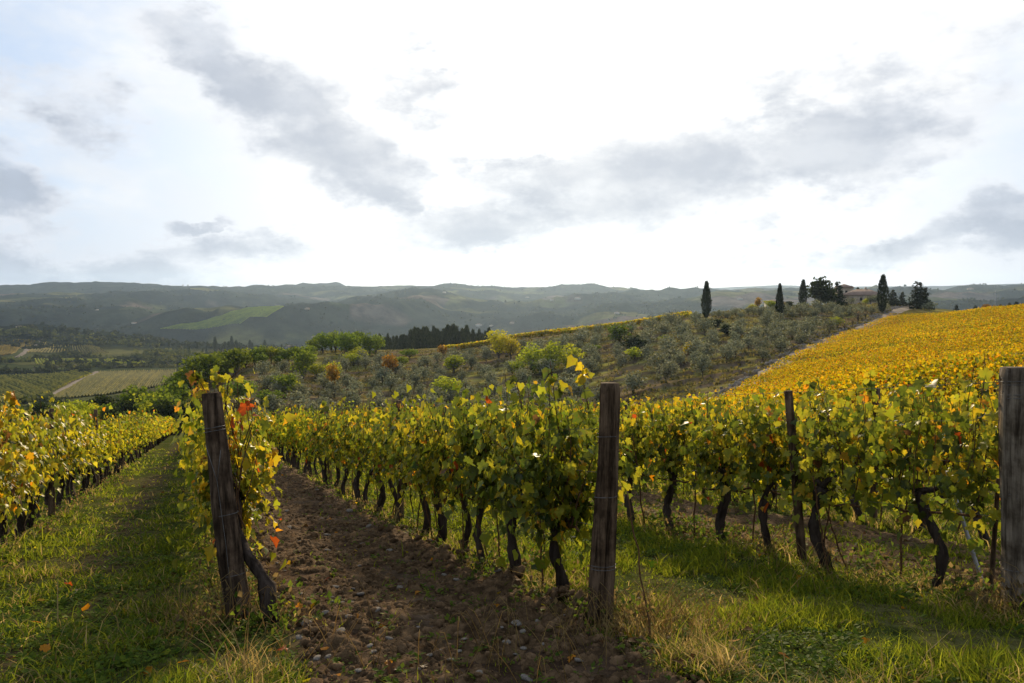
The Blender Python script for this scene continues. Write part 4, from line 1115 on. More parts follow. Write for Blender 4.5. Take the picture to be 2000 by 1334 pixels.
def cypress_proto(seed, h, w, n, cols, foot=.03, fat=.35, size=.5):
    g = np.random.default_rng(seed)
    z = g.random(n)**.85; prof = np.minimum((z/fat)**.55, ((1-z)/(1-fat))**.62)
    prof = np.clip(prof, 0, 1)
    th = g.random(n)*6.283; rad = w/2*prof*(1+.10*np.sin(th*3+z*7)+.08*g.normal(size=n)); ins = g.random(n) < .2; rad[ins] *= g.random(ins.sum())
    P = np.stack([rad*np.cos(th), rad*np.sin(th), h*(foot+z*(1-foot))], -1)
    nr = np.stack([np.cos(th), np.sin(th), .25*np.ones(n)], -1)+g.normal(size=(n, 3))*.45; tip = np.stack([.25*np.cos(th), .25*np.sin(th), np.ones(n)], -1)+g.normal(size=(n, 3))*.25
    T = np.array([(0, -.2, 0), (.3, .3, .12), (0, 1.1, -.02), (-.3, .3, .12)]); TF = np.array([(0, 1, 2), (0, 2, 3)])
    C = lerp3(cols[0], cols[1], np.clip(.5+.3*g.normal(size=n), 0, 1)); S = g.uniform(.6, 1.3, n)*size
    V, Q, C = instance(T, TF, P, basis(tip, nr), np.stack([S, S*1.5, S], -1), C)
    tv, tf = tube(np.array([(0, 0, -.3), (0, 0, h*.3), (0, 0, h*.8)]), [h*.018, h*.014, h*.004], 7)
    return new_mesh('crown', V, Q, C, M_CYP), new_mesh('trunk', tv, tf, None, M_TREEBARK, True), h

def spruce_proto(seed, h, w, n, cols):
    """Irregular conifer with tiers of drooping boughs and gaps between them."""
    g = np.random.default_rng(seed); tiers = 13; P, tip, C0, S0 = [], [], [], []
    for i in range(tiers):
        z = h*(.10+.86*i/tiers); R0 = w/2*(1-(i/tiers))**.75*g.uniform(.75, 1.15)+.2
        for b in range(int(5+4*(1-i/tiers))):
            a = g.random()*6.28; Lb = R0*g.uniform(.6, 1.15); m = max(4, int(n/tiers/7*(1.3-i/tiers)))
            s = g.random(m)**.7; P.append(np.stack([Lb*s*math.cos(a)+g.normal(size=m)*.16, Lb*s*math.sin(a)+g.normal(size=m)*.16, z-.25*Lb*s+g.normal(size=m)*.16], -1))
            tip.append(np.stack([np.full(m, math.cos(a)), np.full(m, math.sin(a)), g.normal(size=m)*.4-.15], -1))
    P = np.vstack(P); tip = np.vstack(tip); k = len(P); nr = np.array([0, 0, 1.])+g.normal(size=(k, 3))*.5
    T = np.array([(0, -.1, 0), (.32, .4, .05), (0, 1.1, -.08), (-.32, .4, .05)]); TF = np.array([(0, 1, 2), (0, 2, 3)])
    V, Q, C = instance(T, TF, P, basis(tip+g.normal(size=(k, 3))*.3, nr), g.uniform(.45, .95, k), lerp3(cols[0], cols[1], g.random(k)))
    tv, tf = tube(np.array([(0, 0, -.3), (0, 0, h*.4), (0, 0, h*.97)]), [h*.02, h*.014, h*.003], 7)
    return new_mesh('crown', V, Q, C, M_CYP), new_mesh('trunk', tv, tf, None, M_TREEBARK, True), h

def bare_proto(seed, h):
    g = np.random.default_rng(seed); parts = [tube(np.array([(0, 0, -.2), (.05, 0, h*.4), (0, .1, h*.7)]), [h*.03, h*.022, h*.008], 6)]; V0, Q0, C0 = crown_faces(g, [(0, 0, h*.62, h*.38, h*.38, h*.34)], 90, h*.055, ((.16, .11, .07), (.22, .16, .09)), inner=.8)
    for i in range(16):
        a = g.random()*6.28; s = np.linspace(0, 1, 4)[:, None]; e = np.array([math.cos(a)*h*.35, math.sin(a)*h*.35, h*g.uniform(.6, 1.0)])
        P = np.array([0, 0, h*g.uniform(.2, .5)])*(1-s)+e*s; P[1:-1] += g.normal(size=(2, 3))*.04*h; parts.append(tube(P, np.linspace(h*.012, h*.003, 4), 4))
    V, Fs, _ = join(parts); return new_mesh('crown', V0, Q0, C0, M_TREE), new_mesh('trunk', V, Fs, None, M_TREEBARK, True), h

OL = ((.075, .085, .045), (.29, .29, .185))
OLIVE = [tree_proto(300+i, 4.2, 4.9, .75, OL, 560, .36, 10, M_OLIVE, 3, .1, .95, .020) for i in range(6)]
GRN = [tree_proto(330+i, 8, 7.8, .5, ((.060, .095, .012), (.21, .25, .026)), 800, .58, 12, M_TREE) for i in range(4)]
YGR = [tree_proto(340+i, 8, 7.4, .5, ((.17, .20, .016), (.42, .42, .03)), 760, .56, 10, M_TREE) for i in range(3)]
YEL = [tree_proto(350+i, 8, 6.6, .6, ((.32, .27, .016), (.62, .52, .028)), 760, .54, 9, M_TREE) for i in range(2)]
ORA = [tree_proto(360, 8, 5.4, 1.2, ((.17, .10, .015), (.36, .20, .025)), 560, .58, 8, M_TREE)]
DRK = [tree_proto(370+i, 8, 7.4, .5, ((.016, .026, .009), (.05, .066, .020)), 1100, .74, 11, M_TREE) for i in range(3)]
CYC = ((.010, .017, .007), (.032, .042, .014))
CYP = [cypress_proto(380, 12, 3.0, 1500, CYC), cypress_proto(381, 12, 3.0, 1500, CYC, fat=.3), cypress_proto(382, 12, 3.4, 1300, CYC, fat=.42), cypress_proto(383, 12, 3.0, 500, ((.030, .040, .016), (.075, .085, .035)), size=.8), cypress_proto(384, 12, 4.2, 600, ((.030, .040, .016), (.075, .085, .035)), size=.85)]
SPR = [spruce_proto(390+i, 12, 8.0, 2600, ((.012, .020, .010), (.040, .052, .022))) for i in range(2)]
BARE = [bare_proto(395+i, 5.0) for i in range(2)]

def plant_tree(name, proto_, x, y, h, label, group=None, wide=1.0, cat='tree', z=None, rot=None):
    cr, tr, h0 = proto_; s = h/h0
    root = empty(name, label, cat, (x, y, h1(x, y) if z is None else z), R.uniform(0, 6.28) if rot is None else rot, group)
    root.scale = (s*wide, s*wide, s)
    link('trunk', tr, root); link('crown', cr, root)
    return root
def tree_px(name, proto_, px, py_base, px_h, label, group=None, wide=1.0, cat='tree', d=None, rmin=100, rmax=6500):
    """Tree whose foot stands on the ground seen at (px, py_base), px_h photo pixels high."""
    if d is None: x, y, z = hit(px, py_base, rmin, rmax)
    else: x, y, _ = unp(px, py_base, d); z = h1(x, y)
    return plant_tree(name, proto_, x, y, px_h/F*y, label, group, wide, cat, z)

# --- lone trees on the crest by the farmhouse
tree_px('cypress_tree', CYP[0], 1379, 626, 71, 'dark slim cypress standing alone left of the villa on the crest', wide=.98)
tree_px('cypress_tree', CYP[1], 1522, 624, 64, 'dark slim cypress in front of the small roofed shed', wide=.88)
tree_px('cypress_tree', CYP[0], 1568, 592, 52, 'pointed cypress just left of the broad dark tree', wide=1.12, d=285)
tree_px('cypress_tree', CYP[2], 1723, 613, 73, 'tall cypress right of the farmhouse beside the dirt track', wide=.95)
tree_px('cypress_tree', CYP[1], 1675, 582, 34, 'cypress tip rising behind the farmhouse roof', wide=1.5, d=345)
tree_px('broad_tree', DRK[0], 1602, 596, 56, 'broad rounded dark evergreen left of the farmhouse', wide=1.15, d=290)
tree_px('conifer_tree', SPR[0], 1636, 596, 50, 'dense dark conifer touching the farmhouse wall', wide=.95, d=292)
tree_px('conifer_tree', SPR[1], 1791, 594, 58, 'tallest ragged spruce on the skyline right of the track', wide=1.15, d=268)
tree_px('conifer_tree', SPR[0], 1806, 594, 47, 'spruce leaning close to the tallest spruce on its right', wide=1.1, d=272)
tree_px('conifer_tree', SPR[1], 1744, 594, 36, 'low ragged conifer between tall cypress and spruces', wide=1.0, d=280)
tree_px('conifer_tree', SPR[0], 1762, 594, 32, 'short ragged conifer just left of the tallest spruce', wide=1.0, d=284)
for px, py, h, pr, w, lb in [(1480, 596, 24, ORA[0], 1.0, 'orange brown tree left of the small shed'), (1505, 590, 17, YGR[0], 1.8, 'flat yellow green tree behind the small shed'), (1470, 600, 12, YEL[0], 2.2, 'low bright yellow bush left of the small shed'),
                       (1540, 592, 14, DRK[1], 1.6, 'low dark bush right of the slim cypress'), (1532, 588, 14, ORA[0], 1.8, 'low russet bush behind the slim cypress'), (1815, 598, 16, OLIVE[0], 1.6, 'grey bush below the spruces at the field corner'), (1740, 604, 14, OLIVE[1], 1.4, 'grey bush right of the tall cypress'),
                       (1925, 590, 16, ORA[0], 1.5, 'small orange tree on the vineyard skyline'), (1640, 600, 10, DRK[2], 2.0, 'clipped dark bush under the dense conifer')]:
    tree_px('bush' if h < 18 else 'autumn_tree', pr, px, py, h, lb, wide=w, cat='bush' if h < 18 else 'tree', d=(232 if px > 1900 else 285 if px != 1815 else 262))
for px, h, pr, lb in [(1662, 12, OLIVE[2], 'grey bush before the left wall of the farmhouse'), (1700, 15, OLIVE[3], 'rounded grey bush before the right wall of the farmhouse'), (1712, 16, OLIVE[4], 'grey bush between the farmhouse and the tall cypress'), (1690, 11, YGR[1], 'small yellow green bush before the farmhouse')]:
    tree_px('bush', pr, px, 596, h, lb, wide=1.5, cat='bush', d=299)
for i, (px, h) in enumerate([(1955, 10), (1972, 14), (1985, 17), (1998, 15), (1940, 9), (1905, 8), (1868, 7)]):
    tree_px('conifer_tree', SPR[i % 2], px, 600, h+8, f'small dark conifer top over the vineyard skyline, {ordinal([1868,1905,1940,1955,1972,1985,1998].index(px)+1)} from the left', 'conifers behind the vineyard skyline', 1.2, d=330+i*4)

# --- olive grove on terraces
GROVE_N = 0
OLV = []
for k in range(14):
    yk = 146+k*10.0
    x = -70.0
    j = 0
    while x < 150:
        x += R.uniform(4.3, 7.0)
        y = yk + .10*x + R.uniform(-2.2, 2.2)
        d = math.hypot(x, y); a = math.atan2(x, y); px = 1000+F*math.tan(a)
        if not (455 < px < 1790): continue
        # right edge: keep off the track; lower edge: below the brow is hidden anyway
        tx = np.interp(y, [p[1] for p in TRACK], [p[0] for p in TRACK])
        if x > tx-4: continue
        z = h1(x, y); el = (z-CAMZ+3)/d
        py = 667-F*math.tan(math.atan(el)+PITCH)
        crest = np.interp(px, [480, 600, 700, 800, 1000, 1100, 1200, 1300, 1400, 1500, 1700], [705, 690, 690, 695, 668, 655, 640, 622, 612, 598, 590])
        lowest = np.interp(px, [400, 1000, 1200, 1400, 1500, 1600], [815, 805, 785, 765, 760, 720])
        if py < crest-4 or py > lowest+4: continue
        if px < 700 and R.random() < .2: continue
        if R.random() < .05 or fbm(np.array([x/22]), np.array([y/22]), 2, 300)[0] > .30: continue
        j += 1
        OLV.append((k, j, x, y, z, px, py))
rows_used = sorted(set(o[0] for o in OLV))
OLV = OLV if len(OLV) <= 300 else sorted(OLV, key=lambda o: math.hypot(o[2], o[3]))[:300]
cnt = {}
for (k, j, x, y, z, px, py) in sorted(OLV, key=lambda o: (o[0], -o[2])):
    cnt[k] = cnt.get(k, 0)+1
    h = R.uniform(2.7, 4.5)
    lab = f'grey green olive tree on {ordinal(rows_used.index(k)+1)} terrace up the slope, {ordinal(cnt[k])} from its right end'
    plant_tree('olive_tree', R.choice(OLIVE), x, y, h, lab, 'olive trees on the terraced hillside', R.uniform(.85, 1.2), z=z)

# --- hedge-like olive band on the crest below the house
for i, px in enumerate(range(1395, 1716, 11)):
    tree_px('olive_tree', R.choice(OLIVE), px+R.uniform(-3, 3), 605+2*math.sin(i), R.uniform(12, 16), f'olive tree in the dense band below the villa, {ordinal(i+1)} from the left', 'olive trees in the band below the villa', 1.15, d=254+R.uniform(-5, 6))

# --- coloured trees among the olives
YG, GN, YE, OR, DK = 'yellow green', 'green', 'bright yellow', 'rusty orange', 'dark green'
PRO = {YG: YGR, GN: GRN, YE: YEL, OR: ORA, DK: DRK}
MIXT = [(975, 700, 48, YE, 'large tree near the crest, left of a smaller twin', .85), (998, 700, 36, YE, 'round tree right of the large crest tree', .95), (1038, 725, 44, YG, 'broad tree below the two yellow crest trees', 1.0), (1076, 722, 48, YG, 'tall tree in the middle of the olive slope', .9), (1112, 718, 40, YG, 'tree right of the tall yellow green tree', .9), (1010, 735, 26, YG, 'small tree left of the broad slope tree', 1.0), (1055, 738, 30, GN, 'low tree below the yellow green trees', 1.2),
        (764, 736, 38, OR, 'tree among olives on the left slope', .85), (782, 726, 24, GN, 'small tree right of the orange tree', .9), (886, 730, 30, YG, 'shrubby tree in the middle of the olives', 1.1), (868, 775, 34, YG, 'tree low on the slope above the vines', 1.1), (884, 772, 26, YG, 'low bush beside the lower slope tree', 1.0), (652, 765, 48, OR, 'narrow tree left of the slope above the vines', .55), (650, 748, 36, YG, 'narrow tree behind the rusty narrow tree', .7),
        (592, 745, 52, GN, 'upright tree on the left end of the slope', .65), (559, 778, 38, GN, 'round tree left on the lower slope', .9), (528, 805, 36, GN, 'round bush right behind the leaning post', 1.25), (620, 740, 24, YG, 'bushy tree below the wood', 1.2), (690, 715, 22, YG, 'bush under the right end of the wood', 1.4), (700, 706, 24, YG, 'bush right of the wood', 1.2), (578, 765, 22, YG, 'small bush by the round lower tree', 1.0), (535, 760, 22, GN, 'small bush left on the slope', 1.2), (470, 790, 44, GN, 'tree right beside the leaning post', 1.0),
        (1240, 690, 30, DK, 'small tree in the upper olives', 1.2), (1210, 668, 30, GN, 'bush near the crest vineyard strip', 1.3), (1345, 690, 20, YE, 'bush left of the middle olives', 1.2), (1240, 705, 20, YG, 'bush in the olives above the brown post', 1.3), (1635, 640, 18, YG, 'bush above the track', 1.5), (1400, 640, 12, DK, 'bush under the lone cypress', 1.8), (1420, 660, 18, DK, 'round bush right of the lone cypress foot', 1.3), (740, 665, 8, GN, 'bush by the cypress wood', 1.6), (866, 700, 22, OR, 'round crowned tree before the cypress wood', .9), (800, 702, 16, GN, 'flat crowned tree before the cypress wood', 1.6), (1220, 660, 16, OR, 'bare russet tree on the crest', 1.0), (1300, 670, 14, YG, 'low bush high on the slope', 1.4), (1160, 690, 14, GN, 'low bush among upper olives', 1.4)]
for px, py, h, kind, lb, w in MIXT:
    tree_px('autumn_tree' if kind in (YE, OR) else 'bushy_tree', R.choice(PRO[kind]), px, py, h*1.18, f'{kind} {lb}', 'coloured trees among the olives', w*1.3)
BT = [700, 735, 860, 895, 1185, 1255, 1270, 1290, 1310, 1330, 1650, 1665, 1676, 1690]
for i, (px, py, h) in enumerate([(1185, 690, 18), (1255, 655, 16), (1310, 650, 18), (1330, 658, 14), (1270, 668, 18), (1650, 650, 30), (1676, 634, 34), (1690, 626, 22), (1665, 640, 22), (700, 790, 36), (735, 798, 34), (1290, 664, 16), (860, 688, 12), (895, 690, 14)]):
    tree_px('bare_tree', BARE[i % 2], px, py, h, ['nearly leafless grey brown tree above the dirt track', 'nearly leafless grey brown tree among the upper olives', 'leafless brown shrub low on the left slope', 'leafless brown shrub before the cypress wood'][0 if 1640 < px else 2 if px < 760 else 3 if px < 900 else 1]+f', {ordinal(1+BT.index(px))} of all from the left', 'leafless trees on the olive slope', 1.0)

# --- wood at the left end of the slope and the green bushes running down to the valley
WOOD = [(612, 704, 34), (630, 700, 44), (655, 704, 42), (676, 706, 50), (684, 690, 40), (700, 704, 42), (722, 702, 46), (735, 698, 40), (648, 714, 32), (690, 716, 30)]
for i, (px, py, h) in enumerate(WOOD):
    tree_px('broadleaf_tree', R.choice(GRN), px, py, h, f'green round headed tree of the hilltop wood, {ordinal(i+1)} from its left end', 'trees of the small wood on the slope', .95, d=268+i % 3*7)
BUSH = [(430, 735, 30, GN), (447, 728, 30, YG), (462, 728, 34, GN), (480, 722, 30, YG), (497, 720, 26, GN), (515, 716, 28, GN), (530, 715, 26, YG), (548, 712, 24, GN), (562, 708, 20, GN), (580, 712, 26, GN), (600, 706, 30, GN), (512, 735, 22, GN), (545, 722, 18, GN), (440, 760, 40, GN), (425, 780, 50, GN), (405, 770, 40, YG), (460, 765, 44, GN), (398, 800, 60, GN), (370, 800, 50, GN), (350, 812, 44, GN), (380, 770, 34, GN)]
for i, (px, py, h, kd) in enumerate(BUSH):
    tree_px('bushy_tree', R.choice(PRO[kd]), px, py, h*1.25, f'{kd} bushy tree on the shoulder left of the slope, number {i+1} from the top'.replace(', number '+str(i+1)+' from the top', f', {ordinal(i+1)} of the belt'), 'bushy trees on the shoulder above the valley', 1.2, d=(240 - .35*max(0, py-712)))
LOWB = [(110, 838, 46, YG), (135, 842, 55, YG), (160, 845, 48, YG), (185, 848, 40, YE), (205, 846, 48, DK), (225, 845, 46, DK), (245, 838, 52, DK), (215, 850, 38, GN), (265, 842, 60, GN), (290, 846, 58, YG), (308, 845, 64, GN), (330, 848, 58, GN), (352, 850, 62, GN), (325, 835, 64, DK), (372, 845, 44, DK), (300, 830, 60, YG), (275, 830, 52, DK), (85, 842, 40, DK), (60, 838, 36, DK), (150, 830, 50, YG), (395, 850, 50, OR), (240, 850, 36, DK), (345, 855, 36, GN), (20, 840, 34, DK)]
for i, (px, py, h, kd) in enumerate(LOWB):
    tree_px('bushy_tree', R.choice(PRO[kd]), px, py-6, h+20, f'{kd} bushy tree in the dip beyond the left row, {ordinal(1+sorted(b[0] for b in LOWB).index(px))} from the left', 'bushy trees in the dip beyond the left row', 1.0, d=150+(i*37 % 30))

# --- the cypress wood
CW = []
g = np.random.default_rng(12)
for i in range(56):
    px = 742+i*4.0+g.normal()*1.5 if i < 46 else 905+(i-46)*6.2
    dens = 742 < px < 915
    h = (30 if px < 800 else 44 if px < 880 else 46 if px < 914 else 38)*g.uniform(.72, 1.05)
    if px > 955: px = 955+g.normal()*8
    CW.append((px, h))
CW.sort()
for i, (px, h) in enumerate(CW):
    tree_px('cypress_tree', CYP[4] if (i*7) % 5 < 2 and px < 915 else CYP[3], px, 692, h+6, f'dark cypress in the wood behind the olive slope, {ordinal(i+1)} from its left', 'cypresses of the wood behind the olive slope', .95, d=395+float(g.uniform(0, 55)))
for i in range(26):
    px = 365+i*7.2+g.normal()*3
    tree_px('cypress_tree', CYP[3+i % 2], px, 702, g.uniform(16, 30) if abs(px-440) < 26 else g.uniform(9, 17), f'distant dark conifer in the valley wood, {ordinal(i+1)} from the left', 'conifers of the far valley wood', 1.1, d=1150+float(g.uniform(-60, 100)))
for px, py, h, lb in [(88, 662, 21, 'dark cypress by the left valley road, tallest of its pair'), (97, 662, 17, 'dark bushy cypress right of the tallest valley cypress'), (114, 650, 9, 'small far cypress right of the valley pair'), (316, 676, 9, 'small dark round tree by far fields'), (154, 712, 10, 'single round tree in the green valley field'), (128, 752, 1, '')]:
    if lb: tree_px('cypress_tree' if 'cypress' in lb else 'round_tree', CYP[4] if 'cypress' in lb else DRK[0], px, py, h, lb, None, 1.0, rmin=400)

# --- yellow vineyard strip along the crest
def crest_strip():
    g = np.random.default_rng(401); Vs, Qs, Cs, off = [], [], [], 0
    pos = []
    for rowk in range(5):
        for px in np.arange(985, 1345, .75):
            d = 292+rowk*2.4+ (px-1000)*-.03; x, y, _ = unp(px, 650, d); pos.append((x+g.normal()*.3, y+g.normal()*.3))
    for px in np.arange(870, 960, .8):
        for rowk in range(3):
            x, y, _ = unp(px, 690, 280+rowk*2.4); pos.append((x, y))
    pos = np.array(pos); z = H(pos[:, 0], pos[:, 1]); n = 12; k = len(pos)
    P = np.repeat(np.column_stack([pos, z]), n, 0)+np.column_stack([g.normal(size=k*n)*.35, g.normal(size=k*n)*.35, .5+1.4*g.random(k*n)])
    ci = g.choice(8, k*n, p=np.array([.01, .05, .25, .42, .2, .04, .0, .03]))
    V, Q, C = instance(*LT[2], P, basis(rand_unit(g, k*n), rand_unit(g, k*n)), g.uniform(.4, .7, k*n), leaf_col(g, ci))
    link('crest_vineyard', new_mesh('crest_vineyard', V, Q, C, M_LEAFFAR), kind='stuff', label='bright yellow strip of vines along the crest above the olive slope', cat='vineyard')
crest_strip()

# --- the dirt track and its stony edge
def ribbon(name, pts, width, mat, lift=.12, step=2.0, label=None):
    pts = np.array(pts); seg = np.hypot(*np.diff(pts, axis=0).T); s = np.concatenate([[0], np.cumsum(seg)]); n = max(4, int(s[-1]/step)); q = np.linspace(0, s[-1], n)
    x = np.interp(q, s, pts[:, 0]); y = np.interp(q, s, pts[:, 1]); tx, ty = np.gradient(x), np.gradient(y); l = np.hypot(tx, ty); nx, ny = -ty/l, tx/l
    off = np.linspace(-.5, .5, 6); wv = width*(1+.2*fbm(q/9, q*0, 2, 17))
    X = x[:, None]+nx[:, None]*off*wv[:, None]; Yy = y[:, None]+ny[:, None]*off*wv[:, None]; Z = H(X, Yy)+lift*(1-2.2*np.abs(off))
    V = np.stack([X, Yy, Z], -1).reshape(-1, 3); i = np.arange(n-1)[:, None]*6; j = np.arange(5)[None]
    Q = np.stack([i+j, i+6+j, i+6+j+1, i+j+1], -1).reshape(-1, 4)
    link(name, new_mesh(name, V, Q, None, mat, True), kind='structure'); return x, y, nx, ny
tx, ty, nx, ny = ribbon('dirt_track', TRACK, 5.0, M_TRACK, .3)
def track_stones():
    g = np.random.default_rng(61); parts = []
    k = 900; i = g.integers(0, len(tx), k); o = 2.9+g.normal(size=k)*.55; x = tx[i]+nx[i]*o+g.normal(size=k)*.8; y = ty[i]+ny[i]*o+g.normal(size=k)*.8
    s = g.uniform(.12, .38, k); P = np.stack([x, y, H(x, y)+s*.4], -1); B = rand_basis(g, k)
    for q, (T, Fc) in enumerate(ROCK):
        m = np.arange(k) % 6 == q; V, Q, _ = instance(T, Fc, P[m], B[m], s[m][:, None]*g.uniform(.6, 1.4, (m.sum(), 3))); parts.append((V, Q))
    V, Fs, _ = join(parts); link('stone_edging', new_mesh('stone_edging', V, Fs, None, M_STONE), kind='stuff', label='loose rubble of a tumbled dry wall along the dirt track', cat='rubble')
    # scrub, tufts and low walls across the olive terraces
    k = 9500; y = g.uniform(128, 300, k); x = g.uniform(-.36, .5, k)*y; m = (x < np.interp(y, [p[1] for p in TRACK], [p[0] for p in TRACK])-2); x, y = x[m], y[m]; k = len(x)
    yy = (y-.10*x+4*fbm(x/60., y/60., 2, 5))/11.0; fr = yy-np.floor(yy); keep = g.random(k) < np.where(fr < .25, .9, .27); x, y = x[keep], y[keep]; k = len(x); n = 7
    P = np.repeat(np.column_stack([x, y, H(x, y)]), n, 0)+np.column_stack([g.normal(size=k*n)*.5, g.normal(size=k*n)*.35, .3*g.random(k*n)])
    C = lerp3((.055, .055, .020), (.17, .135, .045), g.random(k*n))
    V, Q, C = instance(*LT[2], P, basis(rand_unit(g, k*n)+np.array([0, 0, 1.2]), rand_unit(g, k*n)), g.uniform(.3, .75, k*n), C)
    link('terrace_scrub', new_mesh('terrace_scrub', V, Q, C, M_TREE), kind='stuff', label='dry scrub and tall grass along the terrace edges of the olive slope', cat='scrub')
track_stones()

# ------------------------------------------------------------------ buildings
def box_np(x0, x1, y0, y1, z0, z1):
    V = np.array([(x, y, z) for z in (z0, z1) for y in (y0, y1) for x in (x0, x1)], float)
    Q = np.array([(0, 2, 3, 1), (4, 5, 7, 6), (0, 1, 5, 4), (2, 6, 7, 3), (0, 4, 6, 2), (1, 3, 7, 5)]); return V, Q
def house(name, label, cat, loc, w, dp, h, roof, wallm, rot=0, over=.5, wins=(), chimney=None, hip=True, group=None):
    root = empty(name, label, cat, loc, rot, group)
    V, Q = box_np(-w/2, w/2, -dp/2, dp/2, -3, h); link('wall', new_mesh('wall', V, Q, None, wallm), root)
    a, b = w/2+over, dp/2+over; rl = max(.2, (w-dp)/2) if hip else a
    V = np.array([(-a, -b, h+.01), (a, -b, h+.01), (a, b, h+.01), (-a, b, h+.01), (-a, -b, h+.18), (a, -b, h+.18), (a, b, h+.18), (-a, b, h+.18), (-rl, 0, h+roof), (rl, 0, h+roof)])
    fs = [np.array([(0, 3, 2, 1), (0, 1, 5, 4), (1, 2, 6, 5), (2, 3, 7, 6), (3, 0, 4, 7), (4, 5, 9, 8), (6, 7, 8, 9)]), np.array([(5, 6, 9), (7, 4, 8)])]
    rf = link('roof', new_mesh('roof', V, fs, None, M_ROOF), root)
    if chimney:
        cx, cyy = chimney; V, Q = box_np(cx-.35, cx+.35, cyy-.35, cyy+.35, h+.3, h+roof+.8); link('chimney', new_mesh('chimney', V, Q, None, wallm), rf)
    for (wx, wz, ww, wh) in wins:
        V, Q = box_np(wx-ww/2, wx+ww/2, -dp/2-.06, -dp/2+.1, wz, wz+wh); fr = link('window', new_mesh('window', V, Q, None, M_DARK), root)
        V, Q = box_np(wx-ww/2-.12, wx+ww/2+.12, -dp/2-.16, -dp/2-.065, wz-.14, wz); link('sill', new_mesh('sill', V, Q, None, wallm), fr)
    return root
x, y, _ = unp(1684, 594, 312); z = h1(x, y)
house('farmhouse', 'tan stone farmhouse with hipped clay roof on the crest', 'house', (x, y, z), 13.5, 9, 3.6, 2.3, M_WALL, -.25, .6, [(-4.2, 1.5, .9, 1.2), (-1.2, 1.5, .9, 1.2), (2.2, 1.5, .9, 1.2)], (1.2, .8))
x, y, _ = unp(1648, 592, 322); z = h1(x, y)
house('house_wing', 'taller plain wing half hidden behind the dense conifer', 'house', (x, y, z), 6, 6, 6.8, 1.4, M_WALL, -.25, .4, [(0.4, 4.6, .8, 1.0)])
x, y, _ = unp(1510, 600, 290); z = h1(x, y)
house('garden_shed', 'small shed with pale roof between bushes left of the villa', 'shed', (x, y, z), 5.0, 4, 2.3, .9, M_WALLW, .1, .5, [(-1.0, .3, 1.1, 1.7)])
FH = [(38, 640, 15, 'pale yellow farmhouse with orange roof at far left', M_WALLW), (262, 633, 12, 'white farmhouse in the valley left of the green spur', M_WALLW), (233, 668, 10, 'grey valley house above the dark wood', M_WALLW), (165, 660, 8, 'tiny white house below the far left slope', M_WALLW), (565, 680, 22, 'long pale villa just left of the hilltop wood', M_WALLW), (614, 662, 14, 'pale house right of the long pale villa', M_WALL), (935, 637, 16, 'white house row behind the cypress wood', M_WALLW), (960, 640, 10, 'small white house right of the cypress wood', M_WALL), (1000, 634, 12, 'pale house on the far slope right of the cypress wood', M_WALL), (1128, 588, 16, 'pale hamlet house high on the middle far slope', M_WALLW), (1078, 590, 10, 'small pale house left of the far hamlet', M_WALLW), (1030, 582, 9, 'tiny pale house on the upper middle slope', M_WALLW), (1205, 613, 12, 'pale farmhouse low on the far slope above the crest', M_WALLW), (1445, 586, 14, 'white villa on the far slope beyond the lone cypress', M_WALLW), (868, 573, 8, 'tiny white house near the middle ridge', M_WALLW), (600, 609, 12, 'tiny farmhouse beside the green spur', M_WALL), (1895, 566, 14, 'pale farm on the blue hill at right', M_WALL), (190, 606, 7, 'tiny white house on the left far slope', M_WALLW)]
for i, (px, py, w, lb, wm) in enumerate(FH):
    x, y, z = hit(px, py, 450, 5200); W = w*.72/F*y
    house('distant_house', lb, 'house', (x, y, z), W, W*.55, W*.20, W*.15, wm, R.uniform(-.3, .3), W*.03, group='houses scattered over the valley')
# utility pole on the skyline
x, y, _ = unp(1943, 590, 226); z = h1(x, y)
pl = empty('utility_pole', 'thin pole standing on the vineyard skyline at right', 'pole', (x, y, z))
V, Fs = tube(np.array([(0, 0, -.3), (0, 0, 5.6)]), [.11, .08], 8); link('pole_shaft', new_mesh('pole_shaft', V, Fs, None, M_POLE, True), pl)
V, Q = box_np(-.6, .6, -.05, .05, 5.1, 5.22); link('crossarm', new_mesh('crossarm', V, Q, None, M_POLE), pl)

# ------------------------------------------------------------------ valley parcels, hedges, far woods
def parcel(name, top, bot, nrows, cols, label, seed, wid=1.1, hgt=1.5, nseg=40, rmin=400):
    """Vine rows of a far parcel, each a rough ridge of foliage between two edges."""
    g = np.random.default_rng(seed); Vs, Qs, Cs, off = [], [], [], 0
    P = [hit(*p, rmin)[:2] for p in (top[0], top[1], bot[0], bot[1])]; t0, t1, b0, b1 = map(np.array, P)
    for i in range(nrows):
        f = (i+.5)/nrows; a, b = t0*(1-f)+t1*f, b0*(1-f)+b1*f; s = np.linspace(0, 1, nseg)[:, None]; L = a*(1-s)+b*s
        d = (b-a)/np.linalg.norm(b-a); nn = np.array([-d[1], d[0]]); z = H(L[:, 0], L[:, 1])
        wv = wid*(.7+.6*g.random(nseg))[:, None]/2
        l0, l1 = L-nn*wv, L+nn*wv; top_ = z+hgt*(.75+.5*g.random(nseg))
        V = np.concatenate([np.column_stack([l0, z-.2]), np.column_stack([l0*.7+l1*.3, top_]), np.column_stack([l0*.3+l1*.7, top_]), np.column_stack([l1, z-.2])])
        j = np.arange(nseg-1); Q = np.vstack([np.stack([k*nseg+j, k*nseg+j+1, (k+1)*nseg+j+1, (k+1)*nseg+j], 1) for k in range(3)])
        q = np.clip(.5+.35*g.normal(size=nseg)+.3*g.normal(), 0, 1); C = np.tile(lerp3(cols[0], cols[1], q), (4, 1))
        Vs.append(V); Qs.append(Q+off); Cs.append(C); off += len(V)
    link(name, new_mesh(name, np.vstack(Vs), np.vstack(Qs), np.vstack(Cs), M_TREE), kind='stuff', label=label, cat='vineyard')
VC = ((.09, .095, .018), (.26, .22, .04))
